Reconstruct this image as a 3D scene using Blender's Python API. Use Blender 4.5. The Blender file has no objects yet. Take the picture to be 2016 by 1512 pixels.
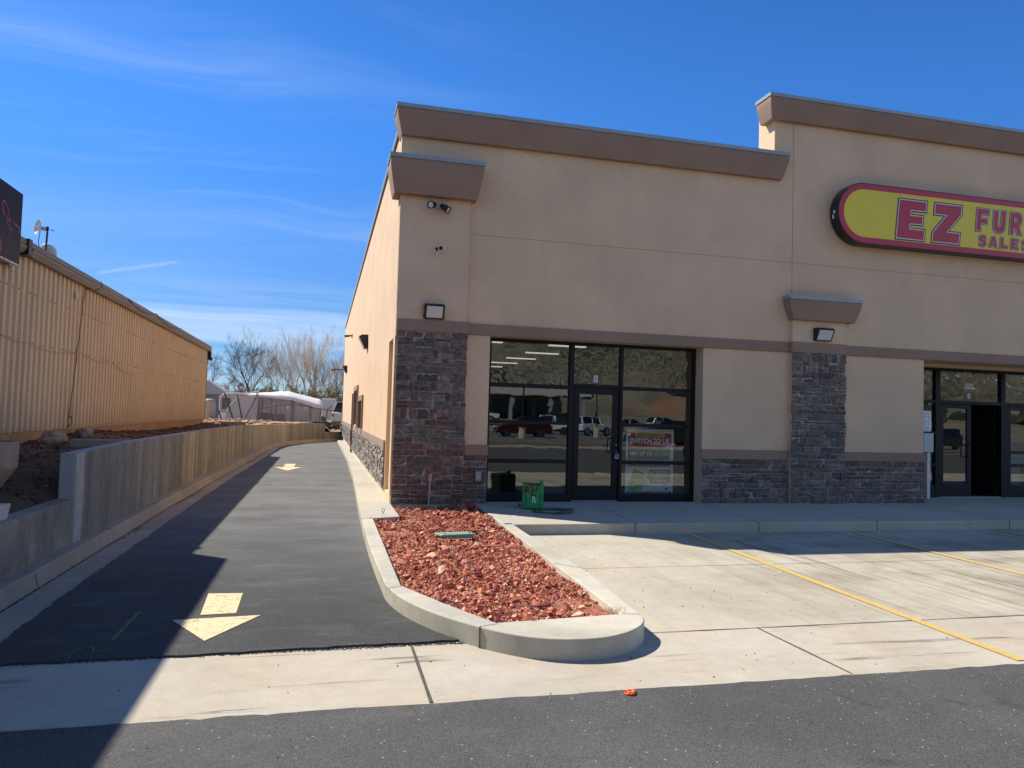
import bpy, math, random
import numpy as np
from mathutils import Vector, Matrix
from math import pi, sin, cos, radians, sqrt

# ------------------------------------------------------------------ camera
SC = bpy.context.scene
COL = SC.collection
CAM_Z = 1.71
YAW, PITCH, ROLL, FPX = 0.24737, 0.043422, 0.028446, 1467.47
cy, sy, cp, sp, cr, sr = cos(YAW), sin(YAW), cos(PITCH), sin(PITCH), cos(ROLL), sin(ROLL)
fwd = Vector((sy*cp, cy*cp, sp)); rt = Vector((cy, -sy, 0)); up = rt.cross(fwd)
rt2 = cr*rt + sr*up; up2 = -sr*rt + cr*up
cam_d = bpy.data.cameras.new('camera'); cam = bpy.data.objects.new('camera', cam_d); COL.objects.link(cam)
M = Matrix((rt2, up2, -fwd)).transposed().to_4x4(); M.translation = (0, 0, CAM_Z)
cam.matrix_world = M
cam_d.sensor_width = 36; cam_d.lens = 36*FPX/2016; cam_d.clip_start = 0.05; cam_d.clip_end = 3000
SC.camera = cam

# ------------------------------------------------------------------ sun, sky, exposure
SUN = Vector((-0.697, 0.588, 1)).normalized()
sd = bpy.data.lights.new('sun', 'SUN'); sd.energy = 5.0; sd.angle = radians(0.53); sd.color = (1, 0.93, 0.81)
so = bpy.data.objects.new('sun', sd); COL.objects.link(so)
so.rotation_euler = SUN.to_track_quat('Z', 'Y').to_euler(); so.location = (-20, 16, 28)
W = bpy.data.worlds.new('World'); SC.world = W; W.use_nodes = True
wn = W.node_tree; wn.nodes.clear()
def N(t, typ, **kw):
    n = t.nodes.new(typ)
    for k, v in kw.items(): setattr(n, k, v)
    return n
def LK(t, a, b): t.links.new(a, b)
def math_(t, op, a, b=None, c=None, clamp=False):
    n = N(t, 'ShaderNodeMath', operation=op, use_clamp=clamp)
    for i, x in enumerate((a, b, c)):
        if x is None: continue
        if isinstance(x, (int, float)): n.inputs[i].default_value = x
        else: LK(t, x, n.inputs[i])
    return n.outputs[0]
def noise_(t, vec, scale, detail=3, rough=0.5, dist=0.0):
    n = N(t, 'ShaderNodeTexNoise'); n.inputs['Scale'].default_value = scale; n.inputs['Detail'].default_value = detail
    n.inputs['Roughness'].default_value = rough; n.inputs['Distortion'].default_value = dist
    if vec is not None: LK(t, vec, n.inputs['Vector'])
    return n.outputs['Fac']
def ramp_(t, fac, a, b, lo=0.0, hi=1.0):
    n = N(t, 'ShaderNodeMapRange', interpolation_type='SMOOTHSTEP')
    n.inputs['From Min'].default_value = a; n.inputs['From Max'].default_value = b
    n.inputs['To Min'].default_value = lo; n.inputs['To Max'].default_value = hi
    LK(t, fac, n.inputs['Value']); return n.outputs[0]
def mixc_(t, fac, a, b, blend='MIX'):
    n = N(t, 'ShaderNodeMix', data_type='RGBA', blend_type=blend)
    for i, x in ((0, fac), (6, a), (7, b)):
        if isinstance(x, (int, float)): n.inputs[i].default_value = x
        elif isinstance(x, (tuple, list)): n.inputs[i].default_value = (*x[:3], 1)
        else: LK(t, x, n.inputs[i])
    return n.outputs[2]
def mapping_(t, vec, loc=(0, 0, 0), rot=(0, 0, 0), scale=(1, 1, 1)):
    n = N(t, 'ShaderNodeMapping'); n.inputs['Location'].default_value = loc
    n.inputs['Rotation'].default_value = rot; n.inputs['Scale'].default_value = scale
    LK(t, vec, n.inputs['Vector']); return n.outputs[0]

sky = N(wn, 'ShaderNodeTexSky', sky_type='NISHITA'); sky.sun_disc = False
sky.sun_elevation = math.asin(SUN.z); sky.sun_rotation = math.atan2(SUN.x, SUN.y)
sky.altitude = 1700; sky.air_density = 1.0; sky.dust_density = 0.3; sky.ozone_density = 2.2
hs = N(wn, 'ShaderNodeHueSaturation'); hs.inputs['Saturation'].default_value = 1.12; hs.inputs['Value'].default_value = 1.0
tc = N(wn, 'ShaderNodeTexCoord'); sx = N(wn, 'ShaderNodeSeparateXYZ'); LK(wn, tc.outputs['Generated'], sx.inputs[0])
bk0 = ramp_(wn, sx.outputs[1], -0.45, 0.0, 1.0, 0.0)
gcol = mixc_(wn, 1.0, sky.outputs[0], mixc_(wn, bk0, (0.53, 0.70, 0.96), (0.92, 0.86, 0.86)), 'MULTIPLY')  # sky behind the camera gets a more neutral tint, as added fill
gel = ramp_(wn, sx.outputs[2], -0.02, 0.42, 0.50, 1.0); gel = math_(wn, 'MULTIPLY', gel, ramp_(wn, sx.outputs[2], 0.30, 0.85, 1.0, 0.74)); bk = ramp_(wn, sx.outputs[1], -0.45, 0.0, 1.0, 0.0); gel = math_(wn, 'ADD', math_(wn, 'MULTIPLY', gel, math_(wn, 'SUBTRACT', 1.0, bk)), math_(wn, 'MULTIPLY', bk, 1.35))  # sky behind the camera boosted as added fill light for the shaded front wall
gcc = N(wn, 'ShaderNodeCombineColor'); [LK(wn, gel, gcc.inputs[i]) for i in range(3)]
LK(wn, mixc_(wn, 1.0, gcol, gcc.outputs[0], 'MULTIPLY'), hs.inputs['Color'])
zc = math_(wn, 'MAXIMUM', sx.outputs[2], 0.02); zc = math_(wn, 'ADD', zc, 0.06)
cx_ = math_(wn, 'DIVIDE', sx.outputs[0], zc); cy_ = math_(wn, 'DIVIDE', sx.outputs[1], zc)
cb = N(wn, 'ShaderNodeCombineXYZ'); LK(wn, cx_, cb.inputs[0]); LK(wn, cy_, cb.inputs[1])
warp = N(wn, 'ShaderNodeTexNoise'); warp.inputs['Scale'].default_value = 0.55; warp.inputs['Detail'].default_value = 2; LK(wn, cb.outputs[0], warp.inputs['Vector'])
wsc = N(wn, 'ShaderNodeVectorMath', operation='SCALE'); LK(wn, warp.outputs['Color'], wsc.inputs[0]); wsc.inputs['Scale'].default_value = 1.1
wad = N(wn, 'ShaderNodeVectorMath', operation='ADD'); LK(wn, cb.outputs[0], wad.inputs[0]); LK(wn, wsc.outputs[0], wad.inputs[1])
v1 = mapping_(wn, wad.outputs[0], (3.1, 0.4, 0), (0, 0, radians(-38)), (0.30, 2.6, 1))
n1 = noise_(wn, v1, 1.3, 10, 0.60, 0.25)
v2 = mapping_(wn, cb.outputs[0], (1.7, 8.4, 0), (0, 0, radians(-38)), (0.30, 0.75, 1))
n2 = noise_(wn, v2, 0.9, 3, 0.5, 0.3)
m = math_(wn, 'MULTIPLY', ramp_(wn, n1, 0.46, 0.82), ramp_(wn, n2, 0.40, 0.64))
az = math_(wn, 'ARCTAN2', sx.outputs[0], sx.outputs[1])
amask = ramp_(wn, az, -0.02, 0.36, 1.0, 0.03)
hor = ramp_(wn, sx.outputs[2], 0.03, 0.30, 0.42, 0.0)
v3 = mapping_(wn, wad.outputs[0], (0, 2, 0), (0, 0, radians(-20)), (0.08, 0.5, 1))
hz = math_(wn, 'MULTIPLY', ramp_(wn, noise_(wn, v3, 1.4, 7, 0.6, 0.4), 0.32, 0.66), hor)
m = math_(wn, 'MULTIPLY', m, amask); m = math_(wn, 'MULTIPLY', m, 0.27)
m = math_(wn, 'ADD', m, hz, clamp=True)
cd1 = rt2*((180-1008)/FPX)+up2*((756-539)/FPX)+fwd; cd2 = rt2*((358-1008)/FPX)+up2*((756-514)/FPX)+fwd
cd1.normalize(); cd2.normalize(); cnn = cd1.cross(cd2).normalized(); cmid = (cd1+cd2).normalized(); chalf = cd1.dot(cmid)
nrm = N(wn, 'ShaderNodeVectorMath', operation='NORMALIZE'); LK(wn, tc.outputs['Generated'], nrm.inputs[0])
dp = N(wn, 'ShaderNodeVectorMath', operation='DOT_PRODUCT'); LK(wn, nrm.outputs[0], dp.inputs[0]); dp.inputs[1].default_value = cnn
dq = N(wn, 'ShaderNodeVectorMath', operation='DOT_PRODUCT'); LK(wn, nrm.outputs[0], dq.inputs[0]); dq.inputs[1].default_value = cmid
cn_ = noise_(wn, nrm.outputs[0], 160, 3, 0.6)
dd_ = math_(wn, 'ADD', math_(wn, 'ABSOLUTE', dp.outputs['Value']), math_(wn, 'MULTIPLY', cn_, 0.0022))
ctr = math_(wn, 'MULTIPLY', ramp_(wn, dd_, 0.0045, 0.0012), ramp_(wn, dq.outputs['Value'], chalf, chalf+(1-chalf)*0.5))
m = math_(wn, 'ADD', m, math_(wn, 'MULTIPLY', ctr, math_(wn, 'MULTIPLY', ramp_(wn, cn_, 0.3, 0.7, 0.4, 1.0), 0.22)), clamp=True)
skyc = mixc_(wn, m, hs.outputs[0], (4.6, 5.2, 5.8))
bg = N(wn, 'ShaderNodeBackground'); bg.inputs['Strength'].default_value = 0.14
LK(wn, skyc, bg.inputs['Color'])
wo = N(wn, 'ShaderNodeOutputWorld'); LK(wn, bg.outputs[0], wo.inputs[0])
vs = SC.view_settings; vs.view_transform = 'Standard'; vs.look = 'None'; vs.exposure = 0.5; vs.gamma = 1
SC.cycles.max_bounces = 8; SC.cycles.transparent_max_bounces = 16; SC.cycles.caustics_reflective = False; SC.cycles.caustics_refractive = False

# ------------------------------------------------------------------ helpers
class MB:
    def __init__(s): s.v = []; s.f = []; s.c = []; s.col = (1, 1, 1)
    def add(s, vs_, fs, col=None):
        o = len(s.v); s.v += [tuple(p) for p in vs_]; s.f += [tuple(i+o for i in f) for f in fs]
        s.c += [col or s.col]*len(vs_)
    def box(s, x0, x1, y0, y1, z0, z1, col=None):
        s.add([(x0,y0,z0),(x1,y0,z0),(x1,y1,z0),(x0,y1,z0),(x0,y0,z1),(x1,y0,z1),(x1,y1,z1),(x0,y1,z1)],
              [(3,2,1,0),(4,5,6,7),(0,1,5,4),(1,2,6,5),(2,3,7,6),(3,0,4,7)], col)
    def obox(s, c, size, mat, col=None):
        hx, hy, hz_ = size[0]/2, size[1]/2, size[2]/2; c = Vector(c)
        P = [(-hx,-hy,-hz_),(hx,-hy,-hz_),(hx,hy,-hz_),(-hx,hy,-hz_),(-hx,-hy,hz_),(hx,-hy,hz_),(hx,hy,hz_),(-hx,hy,hz_)]
        s.add([c+mat@Vector(p) for p in P], [(3,2,1,0),(4,5,6,7),(0,1,5,4),(1,2,6,5),(2,3,7,6),(3,0,4,7)], col)
    def quad(s, a, b, c, d, col=None): s.add([a,b,c,d], [(0,1,2,3)], col)
    def cyl(s, p0, p1, r0, r1=None, n=12, caps=True, col=None):
        r1 = r0 if r1 is None else r1
        p0 = Vector(p0); p1 = Vector(p1); d = (p1-p0)
        if d.length < 1e-6: return
        d.normalize(); a = d.orthogonal().normalized(); b = d.cross(a)
        vs_ = []
        for p, r in ((p0, r0), (p1, r1)):
            for i in range(n):
                t = 2*pi*i/n; vs_.append(p + a*(r*cos(t)) + b*(r*sin(t)))
        fs = [(i, (i+1) % n, n+(i+1) % n, n+i) for i in range(n)]
        if caps: fs += [tuple(range(n-1, -1, -1)), tuple(range(n, 2*n))]
        s.add(vs_, fs, col)
    def tube(s, pts, r, n=6, col=None):
        for a, b in zip(pts[:-1], pts[1:]): s.cyl(a, b, r, r, n, True, col)
    def prism(s, poly, fn, d0, d1, col=None):
        # poly: list of 2D pts (ccw), fn(a,b,d)->3D
        n = len(poly); vs_ = [fn(a, b, d0) for a, b in poly] + [fn(a, b, d1) for a, b in poly]
        s.add(vs_, [tuple(range(n-1, -1, -1)), tuple(range(n, 2*n))] + [(i, (i+1) % n, n+(i+1) % n, n+i) for i in range(n)], col)
    def lathe(s, prof, c, n=24, axis='z', col=None):
        vs_ = []; c = Vector(c)
        for r, h in prof:
            for i in range(n):
                t = 2*pi*i/n
                p = {'z': (r*cos(t), r*sin(t), h), 'y': (r*cos(t), h, r*sin(t)), 'x': (h, r*cos(t), r*sin(t))}[axis]
                vs_.append(c+Vector(p))
        fs = []
        for k in range(len(prof)-1):
            for i in range(n): fs.append((k*n+i, k*n+(i+1) % n, (k+1)*n+(i+1) % n, (k+1)*n+i))
        s.add(vs_, fs, col)
    def xf(s, mat):
        s.v = [tuple(mat @ Vector(p)) for p in s.v]; return s

def link(name, me, mat, parent=None, world=True):
    o = bpy.data.objects.new(name, me); COL.objects.link(o)
    if mat is not None and len(me.materials) == 0: me.materials.append(mat)
    if parent is not None:
        o.parent = parent
        if world:
            T = parent.location if parent.parent is None else Vector((0, 0, 0))
            o.matrix_parent_inverse = Matrix.Translation(-T)
    return o
def obj(name, mb, mat, parent=None, world=True, smooth=False, bevel=0, seg=2, colattr=False, solid=0, fixn=True):
    me = bpy.data.meshes.new(name); me.from_pydata(mb.v, [], mb.f); me.update()
    if fixn:
        import bmesh
        bm = bmesh.new(); bm.from_mesh(me); bmesh.ops.recalc_face_normals(bm, faces=bm.faces); bm.to_mesh(me); bm.free()
    if colattr:
        ca = me.color_attributes.new('col', 'FLOAT_COLOR', 'POINT')
        ca.data.foreach_set('color', np.array([(*c[:3], 1.0) for c in mb.c], dtype=np.float32).ravel())
    if smooth:
        me.polygons.foreach_set('use_smooth', [True]*len(me.polygons))
        if smooth == 'angle': me.set_sharp_from_angle(angle=radians(35))
    o = link(name, me, mat, parent, world)
    if bevel:
        b = o.modifiers.new('bevel', 'BEVEL'); b.width = bevel; b.segments = seg; b.limit_method = 'ANGLE'; b.angle_limit = radians(35)
    return o
def tag(o, label=None, cat=None, group=None, kind=None):
    if label: o['label'] = label
    if cat: o['category'] = cat
    if group: o['group'] = group
    if kind: o['kind'] = kind
    return o
def empty(name, loc, label, cat, group=None, rz=0):
    o = bpy.data.objects.new(name, None); COL.objects.link(o); o.location = loc; o.rotation_euler = (0, 0, rz)
    o.empty_display_size = 0.1
    return tag(o, label, cat, group)
def struct(name, mb, mat, **kw): return tag(obj(name, mb, mat, **kw), kind='structure')

# ------------------------------------------------------------------ materials
def new_mat(name):
    m_ = bpy.data.materials.new(name); m_.use_nodes = True; t = m_.node_tree; t.nodes.clear()
    out = N(t, 'ShaderNodeOutputMaterial'); p = N(t, 'ShaderNodeBsdfPrincipled'); LK(t, p.outputs[0], out.inputs[0])
    return m_, t, p
def setc(t, sock, x):
    if isinstance(x, (tuple, list)): sock.default_value = (*x[:3], 1)
    elif isinstance(x, (int, float)): sock.default_value = x
    else: LK(t, x, sock)
def pos_(t): return N(t, 'ShaderNodeNewGeometry').outputs['Position']
def objc_(t): return N(t, 'ShaderNodeTexCoord').outputs['Object']
def bump_(t, p, h, strength=0.5, dist=0.01):
    b = N(t, 'ShaderNodeBump'); b.inputs['Strength'].default_value = strength; b.inputs['Distance'].default_value = dist
    LK(t, h, b.inputs['Height']); LK(t, b.outputs[0], p.inputs['Normal'])
def simple(name, col, rough=0.6, var=0.12, vs_=6.0, bs=60, bump=0.15, dist=0.004, metal=0.0, attr=False, spec=0.5, local=False):
    m_, t, p = new_mat(name); P = objc_(t) if local else pos_(t)
    base = col
    if attr:
        a = N(t, 'ShaderNodeAttribute'); a.attribute_name = 'col'; base = a.outputs['Color']
    nz = noise_(t, P, vs_, 5, 0.6)
    f = ramp_(t, nz, 0.25, 0.75, 1-var, 1+var)
    cc = N(t, 'ShaderNodeCombineColor'); [LK(t, f, cc.inputs[i]) for i in range(3)]
    c = mixc_(t, 1.0, base, cc.outputs[0], 'MULTIPLY')
    setc(t, p.inputs['Base Color'], c); p.inputs['Roughness'].default_value = rough; p.inputs['Metallic'].default_value = metal
    p.inputs['Specular IOR Level'].default_value = spec
    if bump: bump_(t, p, noise_(t, P, bs, 4, 0.6), bump, dist)
    return m_
def emis(name, col, s):
    m_ = bpy.data.materials.new(name); m_.use_nodes = True; t = m_.node_tree; t.nodes.clear()
    out = N(t, 'ShaderNodeOutputMaterial'); e = N(t, 'ShaderNodeEmission'); e.inputs[0].default_value = (*col, 1); e.inputs[1].default_value = s
    LK(t, e.outputs[0], out.inputs[0]); return m_
def stucco(name, col):
    m_, t, p = new_mat(name); P = pos_(t)
    big = ramp_(t, noise_(t, P, 0.9, 5, 0.6), 0.3, 0.7, 0.93, 1.06)
    fine = ramp_(t, noise_(t, P, 55, 5, 0.75), 0.3, 0.7, 0.90, 1.08)
    run = ramp_(t, noise_(t, mapping_(t, P, scale=(2.2, 2.2, 0.16)), 1.6, 4, 0.6), 0.35, 0.8, 1.01, 0.975)
    f = math_(t, 'MULTIPLY', math_(t, 'MULTIPLY', big, fine), run)
    cc = N(t, 'ShaderNodeCombineColor'); [LK(t, f, cc.inputs[i]) for i in range(3)]
    setc(t, p.inputs['Base Color'], mixc_(t, 1.0, col, cc.outputs[0], 'MULTIPLY'))
    p.inputs['Roughness'].default_value = 0.92; p.inputs['Specular IOR Level'].default_value = 0.25
    h = math_(t, 'ADD', noise_(t, P, 90, 5, 0.75), math_(t, 'MULTIPLY', noise_(t, P, 22, 3, 0.6), 0.8))
    bump_(t, p, h, 0.55, 0.006)
    return m_
M_stucco = stucco('stucco_tan', (0.72, 0.515, 0.335))
M_trim = stucco('stucco_brown', (0.33, 0.22, 0.16))
M_trim2 = stucco('stucco_taupe', (0.34, 0.26, 0.20))
M_cap = simple('cap_metal', (0.30, 0.34, 0.35), 0.45, 0.06, 3, 30, 0.05, metal=0.3)
M_stone = simple('stone_veneer', (0.1, 0.1, 0.1), 0.85, 0.45, 15, 38, 1.0, 0.02, attr=True, spec=0.3)
M_mortar = simple('mortar', (0.36, 0.32, 0.28), 0.95, 0.15, 20, 80, 0.3)
M_frame = simple('dark_anodized', (0.007, 0.0075, 0.010), 0.5, 0.1, 3, 20, 0.0, spec=0.3)
M_black = simple('black_plastic', (0.014, 0.014, 0.015), 0.45, 0.2, 8, 30, 0.1)
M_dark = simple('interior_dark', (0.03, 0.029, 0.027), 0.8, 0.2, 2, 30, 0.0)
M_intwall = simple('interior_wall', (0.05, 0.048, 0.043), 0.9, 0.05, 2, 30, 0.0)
M_white = simple('white_paint', (0.72, 0.72, 0.70), 0.5, 0.06, 4, 40, 0.05)
M_galv = simple('galvanized', (0.42, 0.43, 0.43), 0.45, 0.15, 12, 40, 0.05, metal=0.5)
M_grey = simple('grey_metal', (0.33, 0.36, 0.40), 0.45, 0.08, 10, 40, 0.05, metal=0.2)
M_found = simple('foundation', (0.38, 0.22, 0.11), 0.9, 0.2, 3, 40, 0.3)
M_foundp = simple('foundation_pale', (0.60, 0.50, 0.36), 0.9, 0.15, 5, 40, 0.3)

def concrete(name, col, streak=0.0, tyre=False, stain=0.12, rough=False):
    m_, t, p = new_mat(name); P = pos_(t)
    big = ramp_(t, noise_(t, P, 0.55, 6, 0.65, 0.6), 0.3, 0.72, 1-stain, 1+stain*0.55)
    med = ramp_(t, noise_(t, P, 5.5, 6, 0.7), 0.25, 0.75, 0.74 if rough else 0.93, 1.16 if rough else 1.06)
    fine = ramp_(t, noise_(t, P, 90, 4, 0.7), 0.3, 0.7, 0.92, 1.07)
    f = math_(t, 'MULTIPLY', math_(t, 'MULTIPLY', big, med), fine)
    if tyre:
        sxyz = N(t, 'ShaderNodeSeparateXYZ'); LK(t, P, sxyz.inputs[0])
        a = noise_(t, mapping_(t, P, rot=(0, 0, radians(14)), scale=(5.5, 0.22, 1)), 1.6, 7, 0.72, 0.35)
        b = noise_(t, mapping_(t, P, loc=(3, 1, 0), rot=(0, 0, radians(-12)), scale=(7, 0.3, 1)), 1.5, 7, 0.75, 0.5)
        zone = ramp_(t, sxyz.outputs[0], 3.4, 6.2, 0.15, 1.0)
        zone = math_(t, 'MULTIPLY', zone, ramp_(t, sxyz.outputs[1], 5.0, 6.4, 0.35, 1.0))
        # bays: darker between wheel paths near the walk
        oil = ramp_(t, noise_(t, mapping_(t, P, scale=(0.55, 0.8, 1)), 1.3, 4, 0.6), 0.40, 0.68)
        s_ = math_(t, 'MAXIMUM', ramp_(t, a, 0.47, 0.72), ramp_(t, b, 0.52, 0.74))
        s_ = math_(t, 'MULTIPLY', s_, zone); s_ = math_(t, 'ADD', math_(t, 'MULTIPLY', s_, 0.48), math_(t, 'MULTIPLY', math_(t, 'MULTIPLY', oil, zone), 0.28))
        # rows of faint tread prints
        wv = N(t, 'ShaderNodeTexWave', wave_type='BANDS', bands_direction='Y'); wv.inputs['Scale'].default_value = 5.0; wv.inputs['Distortion'].default_value = 2.5
        wv.inputs['Detail'].default_value = 2; LK(t, mapping_(t, P, rot=(0, 0, radians(20))), wv.inputs['Vector'])
        tm = ramp_(t, noise_(t, mapping_(t, P, rot=(0, 0, radians(20)), scale=(2.6, 0.25, 1)), 1.1, 2, 0.4), 0.60, 0.66)
        s_ = math_(t, 'ADD', s_, math_(t, 'MULTIPLY', math_(t, 'MULTIPLY', wv.outputs['Fac'], tm), 0.12))
        f = math_(t, 'MULTIPLY', f, math_(t, 'SUBTRACT', 1.0, s_))
    if streak:
        a = noise_(t, mapping_(t, P, rot=(0, 0, radians(3)), scale=(0.35, 6.5, 1)), 1.5, 5, 0.65, 0.5)
        b = ramp_(t, noise_(t, mapping_(t, P, loc=(7, 2, 0), scale=(0.8, 1.5, 1)), 1.1, 2, 0.5), 0.45, 0.62)
        f = math_(t, 'MULTIPLY', f, math_(t, 'SUBTRACT', 1.0, math_(t, 'MULTIPLY', math_(t, 'MULTIPLY', ramp_(t, a, 0.55, 0.63), b), streak)))
    # hairline cracks
    vo = N(t, 'ShaderNodeTexVoronoi', feature='DISTANCE_TO_EDGE'); vo.inputs['Scale'].default_value = 0.42
    nv = N(t, 'ShaderNodeVectorMath', operation='ADD'); nn = N(t, 'ShaderNodeTexNoise'); nn.inputs['Scale'].default_value = 3.0; nn.inputs['Detail'].default_value = 6
    LK(t, P, nn.inputs['Vector']); sc_ = N(t, 'ShaderNodeVectorMath', operation='SCALE'); LK(t, nn.outputs['Color'], sc_.inputs[0]); sc_.inputs['Scale'].default_value = 0.5
    LK(t, P, nv.inputs[0]); LK(t, sc_.outputs[0], nv.inputs[1]); LK(t, nv.outputs[0], vo.inputs['Vector'])
    crk = math_(t, 'MAXIMUM', ramp_(t, vo.outputs['Distance'], 0.0, 0.0035, 0.82, 1.0), ramp_(t, noise_(t, P, 0.5, 2, 0.5), 0.56, 0.50))
    f = math_(t, 'MULTIPLY', f, crk)
    cc = N(t, 'ShaderNodeCombineColor'); [LK(t, f, cc.inputs[i]) for i in range(3)]
    tint = mixc_(t, ramp_(t, noise_(t, P, 1.3, 4, 0.6), 0.35, 0.7), col, (col[0]*1.02, col[1]*0.965, col[2]*0.89))
    setc(t, p.inputs['Base Color'], mixc_(t, 1.0, tint, cc.outputs[0], 'MULTIPLY'))
    p.inputs['Roughness'].default_value = 0.88; p.inputs['Specular IOR Level'].default_value = 0.3
    bump_(t, p, math_(t, 'ADD', noise_(t, P, 110, 5, 0.7), noise_(t, P, 16, 3, 0.5)), 0.35, 0.004)
    return m_
M_lot = concrete('concrete_lot', (0.47, 0.43, 0.345), tyre=True)
M_pan = concrete('concrete_pan', (0.46, 0.415, 0.34), streak=0.5)
M_walk = concrete('concrete_walk', (0.46, 0.435, 0.36), stain=0.10)
M_curb = concrete('concrete_curb', (0.50, 0.475, 0.40), stain=0.24)
M_curbd = concrete('concrete_curb_old', (0.40, 0.345, 0.27), stain=0.2)
M_gutter = concrete('concrete_gutter', (0.42, 0.34, 0.27), stain=0.22)

def asphalt(name, col, speck=0.22, scuff=0.0, dusty=False):
    m_, t, p = new_mat(name); P = pos_(t)
    vo = N(t, 'ShaderNodeTexVoronoi'); vo.inputs['Scale'].default_value = 150; LK(t, P, vo.inputs['Vector'])
    sc3 = N(t, 'ShaderNodeSeparateColor'); LK(t, vo.outputs['Color'], sc3.inputs[0])
    g1 = ramp_(t, sc3.outputs[0], 0.0, 1.0, 0.70, 1.30)
    vo2 = N(t, 'ShaderNodeTexVoronoi'); vo2.inputs['Scale'].default_value = 42; LK(t, P, vo2.inputs['Vector'])
    s2 = N(t, 'ShaderNodeSeparateColor'); LK(t, vo2.outputs['Color'], s2.inputs[0])
    dots = math_(t, 'MULTIPLY', ramp_(t, s2.outputs[1], 0.955, 0.962), ramp_(t, vo2.outputs['Distance'], 0.28, 0.20))
    big = ramp_(t, noise_(t, P, 0.9, 6, 0.65, 0.4), 0.3, 0.7, 0.88, 1.14)
    f = math_(t, 'MULTIPLY', g1, big)
    if scuff:
        a = ramp_(t, noise_(t, mapping_(t, P, scale=(1.1, 3.4, 1)), 1.2, 7, 0.72, 0.6), 0.5, 0.8, 0, scuff)
        f = math_(t, 'ADD', f, a)
    if dusty:
        sy_ = N(t, 'ShaderNodeSeparateXYZ'); LK(t, P, sy_.inputs[0])
        wob_ = math_(t, 'ADD', sy_.outputs[1], math_(t, 'MULTIPLY', noise_(t, P, 0.8, 3, 0.5), 4.0))
        f = math_(t, 'ADD', f, math_(t, 'MULTIPLY', ramp_(t, wob_, 8.0, 15.0), ramp_(t, noise_(t, mapping_(t, P, scale=(0.8, 1.6, 1)), 0.9, 6, 0.65), 0.2, 0.7, 0.5, 1.7)))
    oil = math_(t, 'MULTIPLY', ramp_(t, noise_(t, P, 1.7, 4, 0.6, 0.8), 0.62, 0.74), 0.28)
    f = math_(t, 'MULTIPLY', f, math_(t, 'SUBTRACT', 1.0, oil))
    dust = math_(t, 'MULTIPLY', ramp_(t, noise_(t, mapping_(t, P, (5, 3, 0), (0, 0, 0.3), (0.7, 1.6, 1)), 1.5, 8, 0.75, 0.6), 0.55, 0.78), 0.5)
    f = math_(t, 'ADD', f, dust)
    cc = N(t, 'ShaderNodeCombineColor'); [LK(t, f, cc.inputs[i]) for i in range(3)]
    c = mixc_(t, 1.0, col, cc.outputs[0], 'MULTIPLY')
    c = mixc_(t, math_(t, 'MULTIPLY', dots, speck*2.2), c, (0.5, 0.45, 0.38))
    setc(t, p.inputs['Base Color'], c); p.inputs['Roughness'].default_value = 0.85; p.inputs['Specular IOR Level'].default_value = 0.3
    bump_(t, p, math_(t, 'ADD', vo.outputs['Distance'], noise_(t, P, 60, 3, 0.6)), 0.6, 0.006)
    return m_
M_asph_front = asphalt('asphalt_front', (0.086, 0.085, 0.081), 0.3)
M_asph_alley = asphalt('asphalt_alley', (0.053, 0.054, 0.053), 0.10, scuff=1.0, dusty=True)
M_seal = simple('joint_sealant', (0.085, 0.075, 0.06), 0.95, 0.4, 30, 80, 0.5)
M_joint = simple('joint_dark', (0.10, 0.09, 0.075), 0.95, 0.3, 20, 80, 0.3)

def worn_paint(name, col, wear=0.5, scale=9):
    m_, t, p = new_mat(name); P = pos_(t)
    vo = N(t, 'ShaderNodeTexVoronoi', feature='DISTANCE_TO_EDGE'); vo.inputs['Scale'].default_value = scale; LK(t, P, vo.inputs['Vector'])
    nz = noise_(t, P, 22, 4, 0.7)
    k = math_(t, 'MULTIPLY', ramp_(t, vo.outputs['Distance'], 0.0, 0.05, 1, 0), ramp_(t, nz, 0.42, 0.55)); k = math_(t, 'MAXIMUM', k, ramp_(t, noise_(t, P, 55, 4, 0.75), 0.56, 0.66, 0, 0.9))
    c = mixc_(t, math_(t, 'MULTIPLY', k, wear), col, (0.25, 0.2, 0.12))
    c = mixc_(t, ramp_(t, noise_(t, P, 4, 5, 0.7), 0.5, 0.85, 0, 0.35), c, (col[0]*0.75, col[1]*0.72, col[2]*0.8))
    setc(t, p.inputs['Base Color'], c); p.inputs['Roughness'].default_value = 0.7
    return m_
M_arrow = worn_paint('arrow_paint', (0.66, 0.55, 0.31), 1.0, 9)
M_line = worn_paint('line_paint', (0.60, 0.42, 0.13), 0.7, 12)
M_green_spray = simple('green_spray', (0.11, 0.13, 0.06), 0.8, 0.4, 30, 60, 0.1)

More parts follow.
